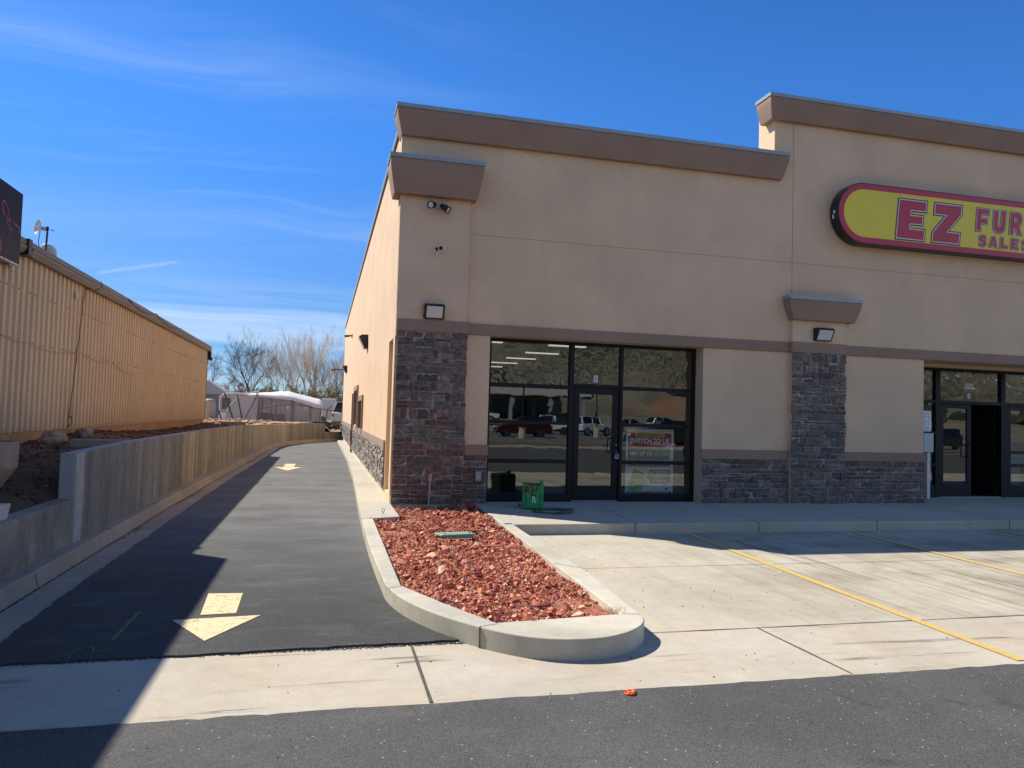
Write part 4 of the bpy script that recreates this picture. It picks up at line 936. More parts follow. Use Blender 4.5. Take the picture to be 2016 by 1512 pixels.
# outlet box, conduit
ob = empty('outlet_box', (2.70, 12.99, 0.55), 'grey weatherproof outlet box on the stone right of the corner pillar', 'outlet')
b = MB(); b.box(-0.05, 0.05, -0.075, 0.0, 0.02, 0.165); obj('cover', b, M_grey, ob, world=False, bevel=0.008)
b = MB(); b.box(-0.045, 0.045, -0.045, -0.0, 0.0, 0.02); b.box(-0.055, 0.055, -0.078, -0.05, 0.155, 0.172); obj('hood', b, M_grey, ob, world=False)
cd = empty('conduit', (1.835, 12.87, 0.1), 'thin pale conduit pipe with a capped fitting rising from the red rock', 'pipe')
M_rust = simple('pale_rust', (0.50, 0.30, 0.20), 0.6, 0.2, 20, 60, 0.1)
b = MB(); b.cyl((-0.012, 0, 0), (0.004, 0, 0.44), 0.014, n=10); obj('pipe', b, M_galv, cd, world=False)
b = MB(); b.cyl((0.004, 0, 0.42), (0.008, 0, 0.455), 0.020, n=10); b.box(-0.022, 0.034, -0.03, 0.025, 0.45, 0.585); b2 = obj('fitting', b, M_rust, cd, world=False, bevel=0.014, seg=4)
# numbers on glass
def plate(label, word_boxes, y, name='address_number'):
    xs = [b_[1] for b_ in word_boxes]+[b_[2] for b_ in word_boxes]; r = empty(name, (sum(xs)/len(xs), y, word_boxes[0][3]), label, 'number', 'address numbers stuck on the transom glass')
    for ch, x0, x1, z0, z1 in word_boxes:
        b = MB(); b.box(x0, x1, y-0.003, y, z0, z1); pl_ = obj('plate', b, M_white, r)
        mx = (x1-x0)*0.2; text_mesh('digit', ch, (x0+mx*(1.9 if ch == '1' else 1.2), x1-mx*(2.0 if ch == '1' else 1.2), z0+(z1-z0)*0.12, z1-(z1-z0)*0.12), y-0.0045, M_black, pl_, off=0.0)
plate('white plate with black number 1 on the glass above the nearer door', [('1', 4.988, 5.068, 2.405, 2.535)], 13.393)
plate('three white plates reading 991 on the second transom', [('9', 14.375, 14.45, 2.645, 2.77), ('9', 14.458, 14.535, 2.645, 2.77), ('1', 14.543, 14.618, 2.645, 2.77)], 14.143)
plate('white plate with number 2 just below the 991 plates', [('2', 14.458, 14.538, 2.42, 2.545)], 14.143)
# poster inside unit 1
PS = empty('window_poster', (6.25, 13.56, 0.2), 'tall poster reading SWITCH TO US behind the right hand glass', 'poster')
def pquad(name, P, y, mt, par=PS, th=0.0): 
    b = MB(); b.add([(x, y, z) for x, z in P], [tuple(range(len(P)))]); return obj(name, b, mt, par)
M_pw = simple('poster_white', (0.84, 0.87, 0.88), 0.5, 0.03, 3, 30, 0); M_pr = simple('poster_red', (0.42, 0.02, 0.03), 0.4, 0.03, 3, 30, 0)
M_pg = simple('poster_grey', (0.14, 0.13, 0.12), 0.5, 0.03, 3, 30, 0); M_pgr = simple('poster_green', (0.08, 0.42, 0.16), 0.5, 0.05, 3, 30, 0)
M_pgl = simple('poster_lime', (0.25, 0.62, 0.28), 0.5, 0.05, 3, 30, 0); M_py = simple('poster_yellow', (0.7, 0.5, 0.05), 0.5, 0.03, 3, 30, 0); M_pn = simple('poster_navy', (0.02, 0.05, 0.20), 0.5, 0.03, 3, 30, 0)
b = MB(); b.box(5.75, 6.76, 13.56, 13.575, 0.20, 1.54); obj('sheet', b, M_pw, PS)
pquad('red_block', [(5.79, 0.92), (5.79, 1.46), (6.71, 1.46), (6.71, 1.25), (6.55, 1.18), (5.83, 1.18), (5.83, 0.92)], 13.558, M_pr)
pquad('grey_block', [(5.81, 0.80), (6.68, 0.80), (6.68, 1.17), (5.81, 1.17)], 13.556, M_pg)
pquad('yellow_pill', [(5.95, 1.38), (5.98, 1.37), (6.52, 1.37), (6.56, 1.38), (6.57, 1.41), (6.55, 1.445), (6.52, 1.455), (5.98, 1.455), (5.94, 1.44), (5.93, 1.41)], 13.556, M_py)
TX = lambda s_, bx, mt, o_=0.03, y=13.553: text_mesh('lettering', s_, bx, y, mt, PS, off=o_)
TX('EZ', (6.00, 6.13, 1.385, 1.44), M_pr, 0.03); TX('FURNITURE', (6.16, 6.50, 1.39, 1.435), M_pr, 0.02)
TX('SWITCH TO US', (5.83, 6.66, 1.25, 1.355), M_pw, 0.05); TX('GET UP TO', (5.83, 6.31, 1.02, 1.10), M_pw, 0.05); TX('$100', (6.34, 6.66, 1.0, 1.12), M_pgl, 0.05)
TX('PER AGREEMENT*', (5.83, 6.66, 0.87, 0.945), M_pw, 0.02)
pquad('banknote', [(5.80, 0.36), (5.92, 0.76), (6.17, 0.66), (6.06, 0.36)], 13.557, M_pgr); pquad('banknote', [(5.80, 0.33), (5.82, 0.50), (6.08, 0.60), (6.20, 0.54), (6.08, 0.33)], 13.555, M_pgl)
b = MB(); b.cyl((5.92, 13.552, 0.43), (5.92, 13.554, 0.43), 0.095, n=28); obj('coin', b, M_pgr, PS); TX('$', (5.875, 5.965, 0.36, 0.50), M_pgl, 0.02, 13.55)
pquad('arrow_block', [(6.18, 0.62), (6.27, 0.74), (6.70, 0.74), (6.70, 0.48), (6.27, 0.48)], 13.556, M_pg)
TX('BETTER ITEMS,', (6.29, 6.66, 0.675, 0.715), M_pw); TX('PRICES,', (6.37, 6.57, 0.59, 0.63), M_pw); TX('& SERVICE*', (6.32, 6.62, 0.505, 0.545), M_pw)
pquad('star', [(6.55, 0.46), (6.64, 0.47), (6.55, 0.42)], 13.556, M_pg); pquad('star', [(6.57, 0.38), (6.64, 0.40), (6.65, 0.34), (6.60, 0.35)], 13.556, M_pg)
pquad('footer', [(5.78, 0.25), (6.72, 0.25), (6.72, 0.32), (5.78, 0.32)], 13.555, M_pn)
TX('801-746-4001', (5.82, 6.13, 0.268, 0.303), M_pw, 0.01); TX('ITSALLEZ.COM', (6.30, 6.67, 0.268, 0.303), M_pw, 0.01)
# unit 2 : hours sheet, drop box, oval neon, teal sheets
pn = empty('hours_notice', (13.27, 14.0, 1.65), 'white sheet of opening hours on the narrow pane left of the second door', 'notice')
b = MB(); b.box(13.06, 13.41, 14.10, 14.105, 1.60, 2.10); obj('sheet', b, M_pw, pn)
for q, (tx, zz) in enumerate((('OPEN HOURS', 2.04), ('MON - FRI', 1.97), ('10 - 6', 1.92), ('SATURDAY', 1.85), ('10 - 4', 1.80), ('SUNDAY', 1.73), ('CLOSED', 1.68))):
    text_mesh('lettering', tx, (13.16, 13.36, zz-0.012, zz+0.014), 14.097, M_black, pn, off=0.0)
bx = empty('drop_box', (13.10, 13.88, 0.15), 'pale grey drop box on a post beside the stone base of the second entrance', 'drop box')
b = MB(); b.box(12.93, 13.195, 13.80, 14.00, 1.18, 1.60); obj('box', b, simple('pale_grey', (0.50, 0.56, 0.56), 0.5, 0.05), bx, bevel=0.01)
b = MB(); b.box(13.08, 13.16, 13.86, 13.94, 0.15, 1.18); obj('post', b, M_white, bx)
ne = empty('neon_sign', (16.0, 14.3, 2.7), 'unlit oval open sign hanging behind the transom at the right edge', 'sign')
b = MB()
for s_ in (0.43, 0.36):
    pts = [(16.02+s_*cos(t*pi/20), 14.25, 2.70+s_*0.52*sin(t*pi/20)) for t in range(41)]; b.tube(pts, 0.012, 6)
obj('tube', b, simple('neon_grey', (0.10, 0.10, 0.11), 0.4, 0.1), ne); text_mesh('lettering', 'Open', (15.76, 16.28, 2.60, 2.82), 14.25, simple('neon_grey2', (0.10, 0.10, 0.11), 0.4, 0.1), ne, shear=0.3)
tp = empty('door_poster', (16, 14.19, 0.5), 'teal poster taped low on the inside of the right hand door', 'poster')
b = MB(); b.box(15.69, 16.3, 14.19, 14.195, 0.93, 1.17); b.box(15.69, 16.02, 14.19, 14.195, 0.44, 0.86); obj('sheet', b, simple('teal', (0.03, 0.25, 0.30), 0.5, 0.05), tp)
text_mesh('lettering', 'credit needed', (15.71, 16.28, 1.09, 1.15), 14.185, simple('teal_light', (0.25, 0.5, 0.55), 0.5, 0.05), tp, off=0.01)

# ------------------------------------------------------------------ green blower + hose
GB = empty('air_blower', (3.54, 12.33, 0.15), 'green drum shaped air blower with a louvred vent and white tag standing on the walk', 'blower', rz=radians(-14))
M_gr = simple('green_poly', (0.008, 0.30, 0.085), 0.45, 0.12, 6, 40, 0.05); M_grd = simple('green_poly_dark', (0.006, 0.19, 0.06), 0.5, 0.12, 6, 40, 0.05)
b = MB(); b.lathe([(0.0, -0.155), (0.185, -0.155), (0.20, -0.14), (0.20, -0.02), (0.205, 0.0), (0.20, 0.02), (0.20, 0.14), (0.185, 0.155), (0.0, 0.155)], (0, 0, 0.235), 36, 'x'); obj('drum', b, M_grd, GB, world=False)
for x0, x1 in ((-0.185, -0.125), (0.105, 0.17)):
    b = MB(); P = [(-0.19, 0.0), (-0.19, 0.40), (-0.16, 0.43), (0.16, 0.43), (0.19, 0.40), (0.19, 0.0), (0.13, 0.0), (0.10, 0.04), (-0.10, 0.04), (-0.13, 0.0)]
    b.prism(P, lambda a_, b_, d: (d, a_, b_), x0, x1); obj('end_frame', b, M_gr, GB, world=False, bevel=0.01)
b = MB(); b.box(-0.122, 0.103, -0.205, -0.15, 0.02, 0.40); b.box(-0.122, 0.103, -0.14, 0.14, 0.395, 0.415); obj('shell', b, M_gr, GB, world=False, bevel=0.012)
b = MB(); b.cyl((0.137, -0.10, 0.43), (0.137, -0.02, 0.445), 0.035, n=14); obj('knob', b, M_gr, GB, world=False, bevel=0.006)
v = MB(); v.box(-0.18, -0.062, -0.222, -0.206, 0.275, 0.29); v.box(-0.18, -0.062, -0.222, -0.206, 0.395, 0.41); v.box(-0.18, -0.166, -0.222, -0.206, 0.29, 0.395); v.box(-0.076, -0.062, -0.222, -0.206, 0.29, 0.395)
V = obj('vent', v, simple('vent_olive', (0.16, 0.20, 0.05), 0.5, 0.1), GB, world=False)
v = MB(); v.box(-0.166, -0.076, -0.214, -0.207, 0.29, 0.395); obj('grille', v, M_black, V, world=False)
v = MB()
for zz in (0.325, 0.36): v.box(-0.166, -0.076, -0.219, -0.212, zz-0.005, zz+0.005)
obj('slat', v, simple('slat_olive', (0.10, 0.11, 0.04), 0.5, 0.1), V, world=False)
M_strap = simple('brown_strap', (0.13, 0.06, 0.045), 0.8, 0.2)
b = MB()
for x in (-0.03, 0.055): b.tube([(x, -0.10, 0.425), (x, -0.20, 0.415), (x+0.008, -0.215, 0.37), (x-0.012 if x > 0 else x+0.03, -0.22, 0.33)], 0.014, 6)
b.tube([(0.0, -0.222, 0.345), (0.02, -0.225, 0.335), (0.042, -0.222, 0.345)], 0.012, 6); obj('strap', b, M_strap, GB, world=False)
b = MB(); b.tube([(-0.028, -0.21, 0.33), (-0.022, -0.222, 0.24), (0.005, -0.228, 0.235), (0.03, -0.225, 0.26)], 0.009, 6); obj('cord', b, M_black, GB, world=False)
b = MB(); b.obox((-0.010, -0.232, 0.175), (0.020, 0.004, 0.12), Matrix.Rotation(radians(4), 3, 'Y')); b.obox((0.022, -0.232, 0.175), (0.018, 0.004, 0.12), Matrix.Rotation(radians(-14), 3, 'Y')); obj('tag_label', b, M_white, GB, world=False)
b = MB(); pts = []
for i in range(150):
    t = i/149; th = 0.6+t*2*pi*4.3; r_ = 0.19+0.055*sin(t*9)+0.03*cos(t*23)
    pts.append((3.75+r_*1.35*cos(th)+0.03*sin(t*13), 11.82+r_*1.25*sin(th), 0.158+0.010*(1+sin(t*31))))
pts += [(4.05, 12.0, 0.158), (4.15, 12.08, 0.158), (4.22, 12.15, 0.158), (4.20, 12.24, 0.158), (4.08, 12.22, 0.158), (3.98, 12.10, 0.158)]
pts = [(3.66, 12.28, 0.175), (3.72, 12.1, 0.16)]+pts
b.tube(pts, 0.0065, 6)
tag(obj('power_cord', b, simple('olive_cord', (0.07, 0.075, 0.03), 0.6, 0.1)), 'coiled olive power cord lying on the walk in front of the blower', 'cord')
# ------------------------------------------------------------------ left: kerb, retaining wall, terrace
def offset_path(P, d):
    out = []
    for i, p in enumerate(P):
        a_ = Vector(P[max(0, i-1)]); b_ = Vector(P[min(len(P)-1, i+1)]); t_ = (b_-a_).normalized(); n_ = Vector((-t_.y, t_.x)); q = Vector(p)+n_*d; out.append((q.x, q.y))
    return out
wallpath = [(-2.655, 9.32), (-2.655, 14), (-2.652, 20), (-2.63, 25), (-2.56, 30), (-2.42, 34), (-2.20, 36.6), (-1.86, 38.4), (-1.40, 40.2), (-0.85, 41.5), (-0.35, 42.5), (0.17, 43.5)]
def dens(P, step):
    out = [P[0]]
    for a_, b_ in zip(P[:-1], P[1:]):
        L = sqrt((b_[0]-a_[0])**2+(b_[1]-a_[1])**2); k = max(1, int(L/step))
        for q in range(1, k+1): out.append((a_[0]+(b_[0]-a_[0])*q/k, a_[1]+(b_[1]-a_[1])*q/k))
    return out
wp = dens(wallpath, 0.5)
def topz(y): return float(np.interp(y, [9, 12, 20, 28, 37, 44], [1.155, 1.19, 1.185, 1.14, 1.02, 1.0]))
RW = empty('retaining_wall', (-2.75, 20, 0), 'board formed concrete retaining wall curving along the alley', 'wall')
M_rw = concrete('retaining_concrete', (0.33, 0.30, 0.25), stain=0.2)
b = MB(); back = offset_path(wp, 0.165); front = offset_path(wp, 0.010)
n = len(wp); vs_ = []
for (x, y), (xb, yb) in zip(front, back):
    z1 = topz(y)
    vs_ += [(x, y, 0.0), (x, y, z1), (xb, yb, z1), (xb, yb, 0.0)]
fs = []
for i in range(n-1):
    for q in range(4): fs.append((4*i+q, 4*i+(q+1) % 4, 4*i+4+(q+1) % 4, 4*i+4+q))
fs += [(3, 2, 1, 0), (4*n-4, 4*n-3, 4*n-2, 4*n-1)]
b.add(vs_, fs); obj('core', b, concrete('wall_cap', (0.40, 0.40, 0.40), stain=0.1), RW, bevel=0.008)
# form boards on the alley face
def board_mat():
    m_, t, p = new_mat('form_boards'); P = pos_(t); at = N(t, 'ShaderNodeAttribute'); at.attribute_name = 'col'
    g1 = ramp_(t, noise_(t, mapping_(t, P, scale=(14, 14, 0.8)), 3.0, 6, 0.7, 0.4), 0.25, 0.75, 0.72, 1.22)
    g2 = ramp_(t, noise_(t, P, 3.2, 5, 0.7), 0.3, 0.75, 0.82, 1.12)
    f = math_(t, 'MULTIPLY', g1, g2); cc = N(t, 'ShaderNodeCombineColor'); [LK(t, f, cc.inputs[i]) for i in range(3)]
    c = mixc_(t, 1.0, at.outputs['Color'], cc.outputs[0], 'MULTIPLY')
    c = mixc_(t, ramp_(t, noise_(t, mapping_(t, P, scale=(3, 3, 0.9)), 1.2, 4, 0.6), 0.58, 0.82, 0, 0.3), c, (0.32, 0.23, 0.15))
    setc(t, p.inputs['Base Color'], c); p.inputs['Roughness'].default_value = 0.92; p.inputs['Specular IOR Level'].default_value = 0.2
    bump_(t, p, noise_(t, mapping_(t, P, scale=(20, 20, 1.2)), 2.5, 6, 0.7, 0.3), 0.9, 0.012); return m_
M_board = board_mat()
R = random.Random(5)
cum = [0]
for a_, b_ in zip(wp[:-1], wp[1:]): cum.append(cum[-1]+sqrt((b_[0]-a_[0])**2+(b_[1]-a_[1])**2))
fx = lambda s_: (float(np.interp(s_, cum, [q[0] for q in wp])), float(np.interp(s_, cum, [q[1] for q in wp])))
b = MB(); s_ = 0.004; pals = [(0.34, 0.30, 0.235), (0.30, 0.27, 0.215), (0.38, 0.335, 0.26), (0.33, 0.285, 0.21), (0.29, 0.265, 0.22), (0.41, 0.36, 0.28), (0.35, 0.305, 0.24)]
first = True
while s_ < cum[-1]-0.05:
    wd = 0.30 if first else R.choice((0.16, 0.19, 0.19, 0.24, 0.28, 0.10)); e = min(cum[-1]-0.003, s_+wd)
    (xa, ya), (xb, yb) = fx(s_+0.0015), fx(e-0.0015); dpt = R.uniform(0.0, 0.007)
    tx, ty = xb-xa, yb-ya; L = sqrt(tx*tx+ty*ty); nx_, ny_ = ty/L, -tx/L
    z1, z2 = topz(ya)-0.004-R.uniform(0, .004), topz(yb)-0.004
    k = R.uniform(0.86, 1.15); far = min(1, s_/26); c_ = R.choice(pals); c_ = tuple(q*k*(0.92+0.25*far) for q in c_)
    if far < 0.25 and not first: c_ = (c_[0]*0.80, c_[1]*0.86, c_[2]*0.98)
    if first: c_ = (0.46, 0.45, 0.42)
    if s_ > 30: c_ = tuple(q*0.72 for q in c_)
    o0, o1 = -0.012, 0.0+dpt
    b.add([(xa+nx_*o0, ya+ny_*o0, 0.0), (xa+nx_*o1, ya+ny_*o1, 0.0), (xb+nx_*o1, yb+ny_*o1, 0.0), (xb+nx_*o0, yb+ny_*o0, 0.0),
           (xa+nx_*o0, ya+ny_*o0, z1), (xa+nx_*o1, ya+ny_*o1, z1), (xb+nx_*o1, yb+ny_*o1, z2), (xb+nx_*o0, yb+ny_*o0, z2)],
          [(0, 1, 5, 4), (1, 2, 6, 5), (2, 3, 7, 6), (4, 5, 6, 7)], c_)
    s_ = e; first = False
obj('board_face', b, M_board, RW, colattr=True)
b = MB(); b.box(-3.62, -2.83, 12.35, 12.55, 0.6, 1.185); obj('cross_wall', b, M_rw, RW, bevel=0.01)
b = MB(); b.box(-3.7, -2.80, 29.8, 30.0, 0.6, 1.22); obj('cross_wall', b, M_rw, RW, bevel=0.01)
LWp = [(0.175, 43.52), (0.7, 44.1), (1.35, 44.6)]
LF = empty('end_wall', (0.7, 44, 0), 'short low concrete wall closing the far end of the alley', 'wall')
b = MB()
for a_, c_ in zip(LWp[:-1], LWp[1:]):
    d_ = Vector((c_[0]-a_[0], c_[1]-a_[1], 0)); n_ = Vector((-d_.y, d_.x, 0)).normalized()*0.16; A = Vector((*a_, 0)); B = Vector((*c_, 0))
    b.add([A, B, B+n_, A+n_, A+Vector((0, 0, .53)), B+Vector((0, 0, .55)), B+n_+Vector((0, 0, .55)), A+n_+Vector((0, 0, .53))], [(3, 2, 1, 0), (4, 5, 6, 7), (0, 1, 5, 4), (1, 2, 6, 5), (2, 3, 7, 6), (3, 0, 4, 7)])
obj('wall_body', b, M_rw, LF)
# low wall toward the street
LW = empty('low_wall', (-2.75, 5, 0), 'low concrete wall stepping down in front of the tall retaining wall', 'wall')
M_lw = concrete('low_wall_concrete', (0.35, 0.325, 0.28), stain=0.42, rough=True)
b = MB(); b.box(-2.86, -2.668, 4.6, 8.055, 0.0, 0.648); b.box(-2.86, -2.668, 8.063, 9.318, 0.0, 0.648); obj('wall_body', b, M_lw, LW, bevel=0.012, seg=2)
# kerb on the left
kp = [(-2.535, 4.7), (-2.53, 9), (-2.525, 14), (-2.43, 20), (-2.30, 27), (-2.235, 33), (-2.06, 36.2), (-1.75, 38.0), (-1.33, 39.5), (-0.88, 40.8), (0.2, 43.0), (1.2, 44.2)]
kd = dens(kp, 0.5); bk = offset_path(kd, 0.35); fb = offset_path(kd, -0.035)
b = MB(); vs_ = []
for (x, y), (xb, yb), (xf, yf) in zip(kd, bk, fb): vs_ += [(xf, yf, -0.02), (x, y, 0.13), (x-0.012, y+0.0, 0.15), (xb, yb, 0.15), (xb, yb, -0.02)]
fs = []; n = len(kd)
for i in range(n-1):
    for q in range(5): fs.append((5*i+q, 5*i+(q+1) % 5, 5*i+5+(q+1) % 5, 5*i+5+q))
fs += [(4, 3, 2, 1, 0), tuple(5*(n-1)+q for q in range(5))]
b.add(vs_, fs); struct('alley_kerb', b, M_curbd)
j = MB()
for y in (7.85, 10.45, 13.1, 15.8, 18.5, 22): 
    x = float(np.interp(y, [q[1] for q in kp], [q[0] for q in kp])); j.box(x-0.11, x-0.005, y-0.005, y+0.005, 0.1505, 0.152)
    j.add([(x+0.036, y-0.005, 0.0), (x+0.036, y+0.005, 0.0), (x+0.002, y+0.005, 0.14), (x+0.002, y-0.005, 0.14)], [(0, 1, 2, 3)])
struct('kerb_joint', j, M_joint)
# terrace of dirt behind the walls
def dirt_mat():
    m_, t, p = new_mat('dirt'); P = pos_(t)
    a_ = noise_(t, P, 1.4, 6, 0.7, 0.4); bb = noise_(t, P, 24, 5, 0.75)
    c = mixc_(t, ramp_(t, a_, 0.35, 0.68), (0.16, 0.088, 0.052), (0.30, 0.155, 0.088))
    sx_ = N(t, 'ShaderNodeSeparateXYZ'); LK(t, P, sx_.inputs[0])
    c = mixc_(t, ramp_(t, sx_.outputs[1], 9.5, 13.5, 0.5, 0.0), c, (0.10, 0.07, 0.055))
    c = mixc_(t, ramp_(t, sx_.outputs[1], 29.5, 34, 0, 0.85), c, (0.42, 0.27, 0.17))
    f = ramp_(t, bb, 0.25, 0.75, 0.6, 1.4); cc = N(t, 'ShaderNodeCombineColor'); [LK(t, f, cc.inputs[i]) for i in range(3)]
    setc(t, p.inputs['Base Color'], mixc_(t, 1.0, c, cc.outputs[0], 'MULTIPLY')); p.inputs['Roughness'].default_value = 0.95; p.inputs['Specular IOR Level'].default_value = 0.14
    bump_(t, p, math_(t, 'ADD', noise_(t, P, 9, 6, 0.7), bb), 0.9, 0.04); return m_
M_dirt = dirt_mat()
from mathutils import noise as mn
def terr(x, y, wx):
    near = max(0.0, min(1.0, (y-8.9)/1.0)); base = 1.06
    d = wx-x   # distance behind the wall
    if y < 9.4:
        z_ = 0.60+min(1.0, max(0, d)/1.25)*0.47
    else:
        k = max(0, min(1, (11.0-y)/1.6)); z_ = base-k*max(0, 0.40-0.3*min(1, d/0.9))*1.0
    z_ += 0.05*mn.fractal(Vector((x*1.3, y*0.9, 0)), 1, 2, 4)+0.02*mn.fractal(Vector((x*6, y*5, 3)), 1, 2, 3)
    z_ += 0.13*math.exp(-((y-16)/2.5)**2)*min(1, max(0, d-0.35)) * (1 if x > -4.4 else 0.5)
    z_ += 0.10*math.exp(-((y-33)/4)**2)*min(1, max(0, d-0.3))
    if y > 44: z_ = z_*0.85+0.05
    return z_
ys = list(np.arange(2, 14, 0.14))+list(np.arange(14, 46, 0.4)); ds = [0.0, 0.08, 0.18, 0.3, 0.45, 0.6, 0.8, 1.0, 1.2, 1.4, 1.6, 1.75, 2.2, 3.5, 7, 14, 30, 60]
b = MB(); V = []
WY = [q[1] for q in wallpath]; WX = [q[0] for q in wallpath]
for y in ys:
    wx = (-2.845 if y < 9.32 else float(np.interp(y, WY, WX))-0.15)
    if y >= 38: wx -= 0.08
    if y > 43.4: wx = 0.15+(y-43.4)*1.2
    for d in ds: V.append((wx-d, y, terr(wx-d, y, wx)))
nd = len(ds); b.add(V, [(i*nd+q, i*nd+q+1, (i+1)*nd+q+1, (i+1)*nd+q) for i in range(len(ys)-1) for q in range(nd-1)])
struct('dirt_terrace', b, M_dirt, smooth=False)
b = MB()
V = []; ys2 = [43.8, 44.6, 46, 48, 50, 55, 62, 75, 100, 200, 500]; xs2 = list(np.linspace(-60, -6, 10))+list(np.linspace(-5, 3, 17))+[6, 12, 30, 80, 200]
for y in ys2:
    for x in xs2:
        z_ = 0.93 if x < 0.0 else max(0.50, 0.93-0.5*min(1, x/0.35))
        if y > 47: z_ = z_+(0.93-z_)*min(1, (y-47)/15)
        V.append((x, y+(0.5 if x > 0.3 and y < 45 else 0), z_+0.03*mn.fractal(Vector((x, y, 9)), 1, 2, 3)))
nd = len(xs2); b.add(V, [(i*nd+q, i*nd+q+1, (i+1)*nd+q+1, (i+1)*nd+q) for i in range(len(ys2)-1) for q in range(nd-1)])
struct('back_field', b, simple('dry_ground', (0.36, 0.25, 0.17), 0.95, 0.25, 0.8, 12, 0.5, 0.02))
# dirt clods and litter on the terrace
C_, R_ = [], []
for i in range(5200):
    y = 9.0+(nr.uniform()**1.4)*24; d = nr.uniform(0.02, 1.6)**1.0; wx = -2.82 if y < 9.32 else float(np.interp(y, WY, WX))-0.17
    if nr.uniform() < 0.4: d = 1.62-abs(nr.normal(0, 0.18))
    x = wx-abs(d); C_.append((x, y, terr(x, y, wx)+0.004)); R_.append(0.008+0.035*nr.uniform()**3)
tag(rocks_mesh('dirt_clods', np.array(C_), np.array(R_), [(0.16, 0.085, 0.05), (0.10, 0.06, 0.045), (0.22, 0.13, 0.08), (0.08, 0.05, 0.04)], M_rock, 0.8), kind='stuff')
C_, R_ = [], []
for i in range(420):
    x, y = nr.uniform(-6.8, -2.6), nr.uniform(31.5, 42); C_.append((x, y, 1.13)); R_.append(0.03+0.09*nr.uniform()**2)
for i in range(60):
    x = nr.uniform(-2.2, 0.1); C_.append((x, 44.5+nr.uniform(0, 1.5), 1.0)); R_.append(0.03+0.05*nr.uniform()**2)
tag(rocks_mesh('rubble', np.array(C_), np.array(R_), [(0.46, 0.30, 0.20), (0.36, 0.20, 0.13), (0.5, 0.4, 0.32), (0.25, 0.10, 0.07)], M_rock, 0.7), kind='stuff')
# twigs
b = MB()
for i in range(260):
    y = 9.2+nr.uniform()*22; wx = -2.82 if y < 9.32 else float(np.interp(y, WY, WX))-0.17; x = wx-nr.uniform(0.1, 1.5); z_ = terr(x, y, wx)+0.012; a_ = nr.uniform(0, pi); L = nr.uniform(0.05, 0.25)
    b.cyl((x, y, z_), (x+L*cos(a_), y+L*sin(a_), z_+nr.uniform(0, .04)), 0.003, 0.0015, 4, False)
tag(obj('dry_twigs', b, simple('twig_brown', (0.14, 0.09, 0.06), 0.9, 0.3)), kind='stuff')
def boulder(c, r, col, lab, seed, sq=(1, 1, 1)):
    import bmesh
    bm = bmesh.new(); bmesh.ops.create_icosphere(bm, subdivisions=3, radius=1)
    for v in bm.verts:
        k = 1+0.34*mn.fractal(v.co*1.2+Vector((seed, 0, 0)), 1, 2, 3)+0.06*mn.noise(v.co*4+Vector((0, seed, 0)))
        v.co = Vector((v.co.x*sq[0], v.co.y*sq[1], v.co.z*sq[2]))*k*r
    me = bpy.data.meshes.new('boulder'); bm.to_mesh(me); bm.free(); o = link('boulder', me, simple('boulder_rock', col, 0.85, 0.3, 8, 40, 0.6, 0.01), None); o.location = c
    me.shade_flat(); return tag(o, lab, 'boulder')
boulder((-3.93, 12.62, 1.18), 0.165, (0.38, 0.27, 0.18), 'rounded tan boulder on the dirt against the metal building', 2, (1.15, 1.0, 0.85))
boulder((-4.05, 14.35, 1.19), 0.10, (0.17, 0.13, 0.115), 'dark broken rock on the dirt beside the pale block', 5, (1.1, 0.8, 0.9))
b = MB(); b.obox((-4.02, 14.75, 1.19), (0.11, 0.16, 0.16), Matrix.Rotation(0.4, 3, 'Z') @ Matrix.Rotation(0.15, 3, 'X')); tag(obj('block', b, simple('pale_block', (0.45, 0.36, 0.26), 0.9, 0.2, 12), bevel=0.015), 'pale broken block leaning on the building foundation', 'block')

# ------------------------------------------------------------------ planters
def planter(loc, r0, r1, h, hs_, nseg, mat, lab, name='planter'):
    b = MB(); prof = [(0.0, 0.0), (r0*0.8, 0.0), (r0*0.83, 0.02), (r1, hs_), (r1*1.01, h-0.015), (r1, h), (r1*0.93, h), (r1*0.92, h-0.05), (0.0, h-0.05)]
    b.lathe(prof, (0, 0, 0), nseg); o = obj(name, b, mat, bevel=0.004); o.location = loc; return tag(o, lab, 'planter')
planter((-3.50, 8.93, 0.665), 0.20, 0.385, 0.63, 0.36, 40, concrete('planter_concrete', (0.38, 0.28, 0.21), stain=0.35, rough=True), 'large stained concrete planter with a tapered foot at the left edge of the photo')
b = MB(); V = []
for z_, g_ in ((0.0, 0.0), (0.14, 0.018)):
    V += [(-2.95-g_, 6.9-g_, z_), (-2.74+g_, 6.9-g_, z_), (-2.74+g_, 7.73+g_, z_), (-2.95-g_, 7.73+g_, z_)]
b.add(V, [(3, 2, 1, 0), (4, 5, 6, 7), (0, 1, 5, 4), (1, 2, 6, 5), (2, 3, 7, 6), (3, 0, 4, 7)])
o = obj('planter', b, simple('planter_white', (0.55, 0.55, 0.50), 0.6, 0.06), bevel=0.006); o.location = (0, 0, 0.648); tag(o, 'long pale box planter resting on the low wall at the left edge', 'planter')

